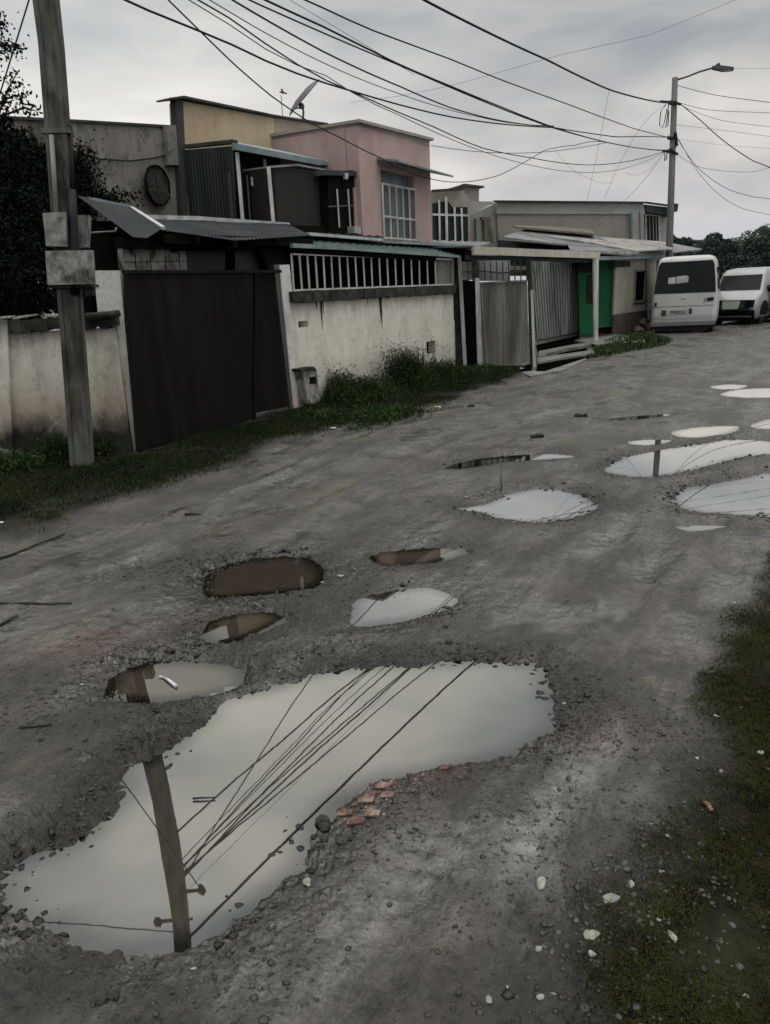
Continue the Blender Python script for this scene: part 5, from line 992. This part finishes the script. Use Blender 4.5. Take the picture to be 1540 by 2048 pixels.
q = np.concatenate(qb); z = ground_fields(q[:, 0], q[:, 1])[0]; R_ = np.clip(RNG.lognormal(-5.0, .45, len(q)), .003, .014)
tag(rocks_np(np.concatenate([q, (z+R_*.15)[:, None]], 1), R_, .5, M['brick'], 'brick_crumbs'), 'reddish brick crumbs at the right edge of the largest puddle', 'brick crumbs', None, 'stuff')
BR = [(732, 1608, .019), (765, 1577, .018), (712, 1650, .02), (690, 1630, .018), (745, 1640, .018), (888, 1544, .012), (775, 1600, .016), (740, 1592, .014)]
BL = ['flat pink brick shard in the middle of the brick patch', 'long pale brick shard at the top of the brick patch', 'lowest pale brick shard of the brick patch', 'pale shard over the black lump at the left of the brick patch', 'small brick shard right of the lowest one', 'red brick shard where the thickest mirrored cable meets the puddle edge', 'small grey-pink shard at the right of the brick patch', 'tiny orange shard between the larger ones']
for (cx, cy, r), lb in zip(BR, BL):
    p = on(cx, cy); o = MB().prism([p+V(-r*1.4, -r*.5, .004), p+V(r*1.2, -r*.6, .006), p+V(r*1.5, r*.4, .01), p+V(-r*.3, r*.7, .012), p+V(-r*1.3, r*.4, .006)], (0, 0, r*.35)).build('brick_shard', M['brick'], None, p); tag(o, lb, 'brick', 'brick shards by the largest puddle')
# pale stones on the dark strip
ST = [(1220, 1825, .034, 'angular grey stone left of the mossy area'), (1180, 1890, .030, 'long pale stone lowest but one beside the moss'), (1183, 1932, .020, 'white wedge stone below the long pale one'), (1343, 1895, .026, 'flat yellowish stone on the moss'), (1080, 1775, .042, 'largest mud coloured stone in the lower right mud'), (1262, 1780, .020, 'grey stone above the angular one'), (1323, 1750, .014, 'small white oval stone on dark gravel'), (1335, 1682, .011, 'tiny white oblong stone beside the moss edge'), (1302, 1652, .012, 'small round white stone above the oblong one'), (1394, 1528, .012, 'round white stone at the top of the moss edge'), (1433, 1447, .016, 'pale flat stone at the upper moss edge'), (1480, 1432, .010, 'tiny white stone at the upper right moss'), (978, 2005, .018, 'white triangular stone near the bottom edge'), (1015, 1980, .008, 'tiny round white stone near the bottom'), (1082, 2006, .016, 'pale stone lying low in the dark gravel near the bottom'), (1107, 2000, .010, 'white chip right of the pale bottom stone'), (1078, 1908, .015, 'oblong grey stone in the dark gravel'), (615, 1773, .026, 'flat pale stone at the lower right rim of the largest puddle'), (545, 1862, .012, 'small pale stone below the largest puddle'), (388, 1943, .012, 'white twin pebble under the largest puddle'), (165, 1373, .014, 'pale flat stone left of the oval puddle'), (560, 1348, .012, 'pale stone between the oval and the largest puddle'), (1128, 1408, .016, 'grey stone at the right rim of the largest puddle'), (682, 1155, .030, 'flat pale stone right of the wide brown puddle'), (645, 1162, .020, 'pale stone touching the wide brown puddle'), (1468, 1215, .020, 'flat pale stone on the right verge'), (1315, 1865, .010, 'small pink pebble left on the moss'), (1335, 1866, .010, 'small white pebble right of the pink one'), (1440, 1560, .012, 'brownish pebble deep in the moss'), (1520, 1515, .020, 'crooked tan stone at the right edge'), (1490, 2005, .012, 'bent white scrap near the lower right corner'), (1345, 1002, .035, 'stone at the left rim of the right edge puddle'), (1335, 1000, .02, 'smaller stone left of it'), (932, 998, .030, 'white stone at the left tip of the almond puddle')]
for cx, cy, r, lb in ST:
    p = on(cx, cy); o = MB().rock(p+(0, 0, r*.1), r*.66, .34, True).build('stone', M['stone'] if 'white' not in lb else M['palestone'], None, p); tag(o, lb, 'stone', 'pale stones lying on the mud')
# clods
for cx, cy, r, lb in ((745, 1332, .016, 'round dark clod on the top rim of the largest puddle'), (672, 1332, .013, 'small dark clod left of the round one on the puddle rim'), (221, 2008, .020, 'dark clod near the bottom left'), (690, 1688, .022, 'black lump below the brick patch'), (655, 1643, .030, 'black lump at the left of the brick patch'), (75, 1723, .018, 'black lump on the left rim of the largest puddle'), (1163, 835, .06, 'black lump on the road among the far puddles'), (1070, 878, .05, 'dark flat clod on the road above the crescent puddle'), (942, 815, .05, 'dark clod beside the grass edge'), (900, 1290, .02, 'small dark clod in the middle of the road')):
    p = on(cx, cy); mb = MB()
    for k in range(4): mb.rock(p+V(rnd.gauss(0, r*.5), rnd.gauss(0, r*.3), r*.3), r*rnd.uniform(.5, 1), .6)
    tag(mb.build('mud_clod', M['coping'], None, p), lb, 'clod', 'dark clods on the road')
# sticks
for a, b, r, lb in (((0, 1219), (145, 1218), .008, 'straight dark stick lying at the left edge'), ((0, 1262), (38, 1245), .009, 'short dark stick below the straight one'), ((385, 1594), (430, 1592), .004, 'floating twig in the largest puddle'), ((0, 1125), (130, 1075), .010, 'long dark root along the edge of the left grass'), ((370, 1030), (402, 1030), .012, 'short flat stick on the road before the black gate'), ((40, 1460), (105, 1452), .008, 'crumbly dark stick left of the largest puddle')):
    p, q = on(*a), on(*b); 
    if 'floating' in lb: p[2] = q[2] = WZ+.003
    pts = [p+(q-p)*i/6+V(0, 0, r*.8+rnd.uniform(-.3, .5)*r) for i in range(7)]; tag(MB().tube(pts, r, 5, r*.6).build('stick', M['coping'], None, p), lb, 'stick', 'sticks on the mud')
def scrap(cx, cy, w_, lb, z=None, m='litter', cat='litter', elong=1.):
    p = on(cx, cy) if z is None else V(*G(cx, cy)[:2], z); n = 9; mb = MB(); top = []
    for i in range(n): a = 2*math.pi*i/n; r = w_*rnd.uniform(.6, 1.1); top.append(p+V(r*elong*math.cos(a), r*.6*math.sin(a), .008+rnd.uniform(0, .3)*w_))
    cc = p+V(0, 0, .012+w_*.25); b_ = len(top); vs = top+[cc]+[q-(0, 0, .006) for q in top]+[cc-(0, 0, .006)]
    mb.add(vs, [(i, (i+1) % n, n) for i in range(n)]+[(n+1+(i+1) % n, n+1+i, 2*n+1) for i in range(n)]+[(i, n+1+i, n+1+(i+1) % n, (i+1) % n) for i in range(n)]); return tag(mb.build('litter_scrap', M[m], None, p), lb, cat, 'litter')
scrap(666, 862, .05, 'white plastic scrap at the grass edge before the railed wall'); scrap(730, 836, .055, 'white plastic scrap higher in the grass before the railed wall')
scrap(875, 818, .05, 'flat white scrap at the end of the grass, on the mud'); scrap(716, 848, .035, 'small white scrap between the two plastic scraps')
scrap(1043, 742, .06, 'white scrap at the foot of the slatted gate'); scrap(5, 1057, .02, 'tiny white scrap in the grass at the left edge')
scrap(391, 766-0, .02, 'x') if False else None
p = V(*G(336, 1358)[:2], WZ+.002); mb = MB(); a, b = G(325, 1351), G(352, 1370); a[2] = b[2] = WZ+.006
mb.tube([a, a*.5+b*.5+V(0, 0, .004), b], .004, 6, .009).bar(G(318, 1350)*V(1, 1, 0)+V(0, 0, WZ+.006), a, .008, .003); tag(mb.build('litter_scrap', M['litter'], None, p), 'white paper scrap floating in the oval puddle', 'litter', 'litter')
p = on(1413, 1638); tag(MB().tube([on(1404, 1630, .008), on(1412, 1637, .012), on(1422, 1646, .008)], .009, 7, .007).build('litter_scrap', M['brick'], None, p), 'pinkish peel on the moss at the right', 'litter', 'litter')
p = on(1000, 975); tag(MB().tube([on(1003, 982), on(1002, 970)+V(0, 0, .05), on(1003, 958)*V(1, 1, 0)+V(0, 0, .16)], .006, 5, .003).build('stick', M['coping'], None, p), 'small upright twig at the top of the almond shaped puddle', 'stick', 'sticks on the mud')
# concrete slabs and drain before the sheet fence
def gslab(pts, z, th, lb, m='slab'):
    q = [G(x, y, z) for x, y in pts]; T = thing('concrete_slab', lb, 'slab', (q[0][0], q[0][1], 0), 'concrete slabs over the drain'); MB().prism([p-(0, 0, th) for p in q], (0, 0, th)).build('slab', M[m], T)
gslab([(1078, 702), (1150, 688), (1190, 684), (1165, 692), (1120, 700), (1078, 712)], .10, .08, 'broken concrete slab nearest the tall sheet fence')
gslab([(1075, 716), (1110, 710), (1185, 700), (1190, 706), (1120, 716), (1076, 724)], .08, .08, 'long narrow slab between the two dark drain openings')
gslab([(1040, 744), (1100, 738), (1180, 708), (1192, 711), (1120, 742), (1060, 752)], .03, .10, 'lowest sloping kerb slab at the edge of the road')
gslab([(1150, 680), (1240, 668), (1262, 670), (1250, 681), (1195, 690)], .08, .10, 'wide worn slab in front of the green doors')
gslab([(1240, 680), (1288, 679), (1290, 684), (1245, 685)], .06, .05, 'thin white slab lying on the grass near the van', 'trim')
mb = MB(); 
for pts in ([(1072, 690), (1158, 670), (1160, 684), (1076, 704)], [(1075, 726), (1180, 704), (1170, 716), (1090, 742), (1072, 742)], [(1110, 704), (1170, 694), (1175, 700), (1115, 710)], [(1010, 742), (1060, 728), (1064, 738), (1030, 746)]):
    q = [G(x, y, .035) for x, y in pts]; mb.prism([p-(0, 0, .1) for p in q], (0, 0, .1))
T = thing('open_drain', 'open drain painted as near-black shade between the concrete slabs by the sheet fence', 'drain', G(1120, 712)); mb.build('channel_shade', plain('drain_shade_black', (.003, .003, .0028), 1., var=.4, bump=.1, spec=0.), T)  # near-black slabs paint the shade of a deep recess
# ------------------------------------------------------------------ vehicles
class Car:
    def __init__(s, name, label, cat, p, az, rings, mat, group):
        s.T = thing(name, label, cat, (p[0], p[1], 0), group); s.c, s.s_ = math.cos(az), math.sin(az); s.o = V(p[0], p[1], 0); s.rings = rings
        mb = MB(); vs = []; K = 6
        for z, y0, y1, hw, rc in rings:
            for cx, cy, a0 in ((hw-rc, y1-rc, 0), (-hw+rc, y1-rc, 90), (-hw+rc, y0+rc, 180), (hw-rc, y0+rc, 270)):
                for k in range(K): a = math.radians(a0+90*k/(K-1)); vs.append(s.w(cx+rc*math.cos(a), cy+rc*math.sin(a), z))
        n = 4*K; fs = [(i*n+k, i*n+(k+1) % n, (i+1)*n+(k+1) % n, (i+1)*n+k) for i in range(len(rings)-1) for k in range(n)]
        mb.add(vs, fs, True); mb.add([], [tuple(range(n-1, -1, -1)), tuple(range((len(rings)-1)*n, len(rings)*n))]) if False else None
        mb.f += [tuple(range(n-1, -1, -1)), tuple(range((len(rings)-1)*n, len(rings)*n))]; mb.sm += [False, True]
        s.body = mb.build('body', M[mat], s.T)
    def w(s, x, y, z): return s.o+V(x*s.c+y*s.s_, -x*s.s_+y*s.c, z)
    def at(s, z, i):
        r = s.rings; return float(np.interp(z, [q[0] for q in r], [q[i] for q in r]))
    def face(s, pts, name, m, t=.014, d=.0, parent=None):
        """panel on the end that faces the street camera; pts are (x, z)"""
        a = [s.w(x, s.at(z, 1)-t+d, z) for x, z in pts]; return MB().prism(a, s.w(0, t, 0)-s.w(0, 0, 0)).build(name, M[m], parent or s.T)
    def side(s, pts, sg, name, m, t=.012, parent=None):
        a = [s.w(sg*(s.at(z, 3)+t), y, z) for y, z in pts]; return MB().prism(a, s.w(-sg*t*1.2, 0, 0)-s.w(0, 0, 0)).build(name, M[m], parent or s.T)
    def wheel(s, x, y, r, wd):
        mb = MB(); n = 20
        pr = [(-wd/2, r*.86), (-wd/2+.02, r), (wd/2-.02, r), (wd/2, r*.86), (wd/2, r*.6), (-wd/2, r*.6)]; vs = []
        for i in range(n):
            a = 2*math.pi*i/n
            for px, rr in pr: vs.append(s.w(x+px, y+rr*math.cos(a), r+rr*math.sin(a)))
        k = len(pr); mb.add(vs, [(i*k+j, ((i+1) % n)*k+j, ((i+1) % n)*k+(j+1) % k, i*k+(j+1) % k) for i in range(n) for j in range(k)], False)
        W_ = mb.build('wheel', M['tyre'], s.T); mb = MB(); c = [s.w(x+wd*.35*(1 if x > 0 else -1), y+r*.58*math.cos(2*math.pi*i/12), r+r*.58*math.sin(2*math.pi*i/12)) for i in range(12)]; mb.prism(c, s.w(-wd*.7*(1 if x > 0 else -1), 0, 0)-s.w(0, 0, 0)); mb.build('rim', M['rim'], W_)
vp = G(1364, 667); vaz = math.atan2(vp[0], vp[1])
vr = [(.26, .02, 4.3, .84, .1), (.31, -.05, 4.42, .90, .14), (.52, -.07, 4.5, .91, .16), (.60, -.05, 4.5, .905, .15), (1.10, -.03, 4.35, .90, .14), (1.16, -.01, 4.2, .89, .13), (1.98, .09, 3.4, .79, .12), (2.08, .12, 3.2, .765, .12), (2.14, .17, 3.0, .72, .14), (2.175, .26, 2.8, .62, .15), (2.19, .5, 2.6, .45, .15)]
c = Car('parked_van', 'white minibus seen from the back, big dark rear window, parked by the cottage', 'van', vp, vaz+math.radians(3), vr, 'carwhite', 'vehicles parked along the road')
wv = c.face([(-.84, 1.15), (.84, 1.15), (.815, 1.45), (.755, 1.92), (.70, 2.03), (-.68, 2.03), (-.745, 1.92), (-.81, 1.45)], 'rear_window', 'glass')
c.face([(-.46, 1.42), (-.26, 1.42), (-.26, 1.61), (-.46, 1.59)], 'window_daylight', 'trim', .018, parent=wv); c.face([(-.235, 1.42), (.08, 1.45), (.09, 1.60), (.03, 1.64), (-.235, 1.62)], 'window_daylight', 'trim', .018, parent=wv)  # pale panels paint daylight seen through the van's far windows
c.face([(-.82, .80), (-.74, .80), (-.74, .92), (-.80, .90)], 'tail_lamp', 'redlamp', .016); c.face([(.62, .90), (.80, .91), (.80, 1.01), (.62, 1.0)], 'tail_lamp', 'black', .016); c.face([(.52, .86), (.60, .9), (.60, 1.0), (.54, .99)], 'tail_lamp', 'lamp', .016)
c.face([(-.60, .52), (-.47, .52), (-.47, .68), (-.60, .68)], 'bumper_pad', 'redlamp', .018); c.face([(.16, .56), (.24, .56), (.23, .71), (.15, .71)], 'bumper_pad', 'redlamp', .018)
pl_ = c.face([(-.42, .54), (.14, .56), (.14, .69), (-.42, .67)], 'number_plate', 'plate', .02)
fc_ = bpy.data.curves.new('plate_letters', 'FONT'); fc_.body = 'PPBDX'; fc_.size = .14; fc_.extrude = .002; fc_.align_x = 'CENTER'
fo = bpy.data.objects.new('tmp', fc_); C.objects.link(fo); bpy.context.view_layer.update(); me = bpy.data.meshes.new_from_object(fo.evaluated_get(bpy.context.evaluated_depsgraph_get())); C.objects.unlink(fo); bpy.data.objects.remove(fo)
me.materials.clear(); me.materials.append(M['greydark']); lo = bpy.data.objects.new('plate_letters', me); C.objects.link(lo); lo.parent = pl_
bx = V(c.c, -c.s_, 0); p_ = c.w(-.14, c.at(.56, 1)-.024, .565)-c.o
lo.matrix_local = Matrix(((bx[0], 0, -c.s_, p_[0]), (bx[1], 0, -c.c, p_[1]), (0, 1, 0, p_[2]), (0, 0, 0, 1)))
c.face([(-.86, .775), (.84, .79), (.84, .797), (-.86, .782)], 'gate_seam', 'greydark', .010); c.face([(-.1, .985), (.04, .985), (.04, .995), (-.1, .995)], 'badge', 'metal', .014)
c.face([(-.88, .22), (.88, .24), (.89, .36), (-.90, .34)], 'bumper', 'carwhite', .05)
mb = MB(); mb.prism([c.w(-.8, .1, .14), c.w(.8, .1, .14), c.w(.8, 4.2, .14), c.w(-.8, 4.2, .14)], (0, 0, .14)); mb.build('underbody', M['black'], c.T)
mb = MB(); mb.bar(c.w(-.75, .12, .12), c.w(.7, .12, .12), .1, .1); mb.build('axle', M['black'], c.T)
for x in (-.72, .72):
    for y in (.75, 3.5): c.wheel(x, y, .31, .19)
for sg in (-1, 1):
    c.side([(.35, 1.2), (1.5, 1.2), (1.5, 1.85), (.42, 1.85)], sg, 'side_window', 'glass'); c.side([(1.6, 1.2), (3.0, 1.2), (2.95, 1.85), (1.6, 1.85)], sg, 'side_window', 'glass')
c.side([(3.2, 1.2), (3.3, 1.2), (3.3, 1.4), (3.2, 1.4)], -1, 'mirror', 'black', .18)
def suv(px, py, az_off, label):
    p = G(px, py); az = math.atan2(p[0], p[1])+math.radians(az_off)
    r = [(.20, .10, 4.0, .72, .1), (.27, -.04, 4.15, .77, .14), (.60, -.06, 4.2, .79, .2), (.80, .02, 4.2, .79, .2), (1.00, .42, 4.2, .785, .2), (1.06, .52, 4.2, .78, .16), (1.62, .88, 4.05, .70, .12), (1.74, 1.05, 3.9, .64, .14), (1.80, 1.5, 3.5, .50, .2)]
    c = Car('parked_car', label, 'car', p, az, r, 'silver', 'vehicles parked along the road')
    c.face([(-.68, 1.10), (.68, 1.10), (.63, 1.57), (-.63, 1.57)], 'windscreen', 'glass', .012)
    gr = c.face([(-.76, .50), (.60, .50), (.62, .80), (-.74, .80)], 'grille', 'black', .03)
    c.face([(-.25, .52), (.25, .52), (.30, .77), (-.27, .77)], 'number_plate', 'plate', .045, parent=gr); c.face([(-.28, .765), (.30, .765), (.30, .79), (-.28, .79)], 'chrome_strip', 'rim', .046, parent=gr)
    for sg in (-1, 1): c.face([(sg*.42, .56), (sg*.72, .56), (sg*.73, .80), (sg*.46, .77)], 'headlight', 'glass', .04)
    c.face([(-.77, .14), (.74, .14), (.76, .49), (-.77, .49)], 'bumper', 'black', .07)
    mb = MB(); mb.prism([c.w(-.7, .3, .14), c.w(.7, .3, .14), c.w(.7, 4., .14), c.w(-.7, 4., .14)], (0, 0, .1)); mb.build('underbody', M['black'], c.T)
    for x in (-.66, .66):
        for y in (.75, 3.4): c.wheel(x, y, .33, .2)
    for sg in (-1, 1):
        c.side([(1.25, 1.12), (2.2, 1.12), (2.2, 1.55), (1.6, 1.55)], sg, 'side_window', 'glass'); c.side([(2.28, 1.12), (3.7, 1.12), (3.5, 1.55), (2.28, 1.55)], sg, 'side_window', 'glass')
        c.side([(1.1, .38), (4.0, .38), (4.0, .98), (1.1, .98)], sg, 'door_reflection', 'carreflect')  # dark grey panel paints the reflection along the doors
        c.side([(.42, .3), (1.08, .3), (1.08, .62), (.9, .74), (.6, .74), (.42, .6)], sg, 'wheel_arch', 'black')
    m_ = c.w(.84, 1.0, 1.12); MB().rock(m_, .12, 1.1).build('mirror', M['black'], c.T); m_ = c.w(-.84, 1.0, 1.12); MB().rock(m_, .12, 1.1).build('mirror', M['black'], c.T)
    for sg in (-1, 1): MB().bar(c.w(sg*.52, 1.5, 1.745), c.w(sg*.52, 3.5, 1.745), .03).build('roof_rail', M['metal'], c.T)
    return c
suv(1459, 651, 20, 'silvery white hatchback with dark bumper and a grey reflection painted on its doors, parked right of the minibus')
suv(1590, 645, 10, 'white vehicle almost wholly cut off by the right edge, beyond the white hatchback')
# ------------------------------------------------------------------ thin damp air
hz = bpy.data.materials.new('damp_air'); hz.use_nodes = True; ht = hz.node_tree; ht.nodes.clear(); ho = ht.nodes.new('ShaderNodeOutputMaterial'); hv = ht.nodes.new('ShaderNodeVolumePrincipled')
hv.inputs['Color'].default_value = (.96, .98, 1, 1); hv.inputs['Density'].default_value = .0032; hv.inputs['Anisotropy'].default_value = .2; ht.links.new(hv.outputs[0], ho.inputs['Volume'])
hb = MB().box((-950, -950, -3), (1900, 0, 0), (0, 1900, 0), (0, 0, 12.5)).build('haze', hz); tag(hb, kind='stuff')
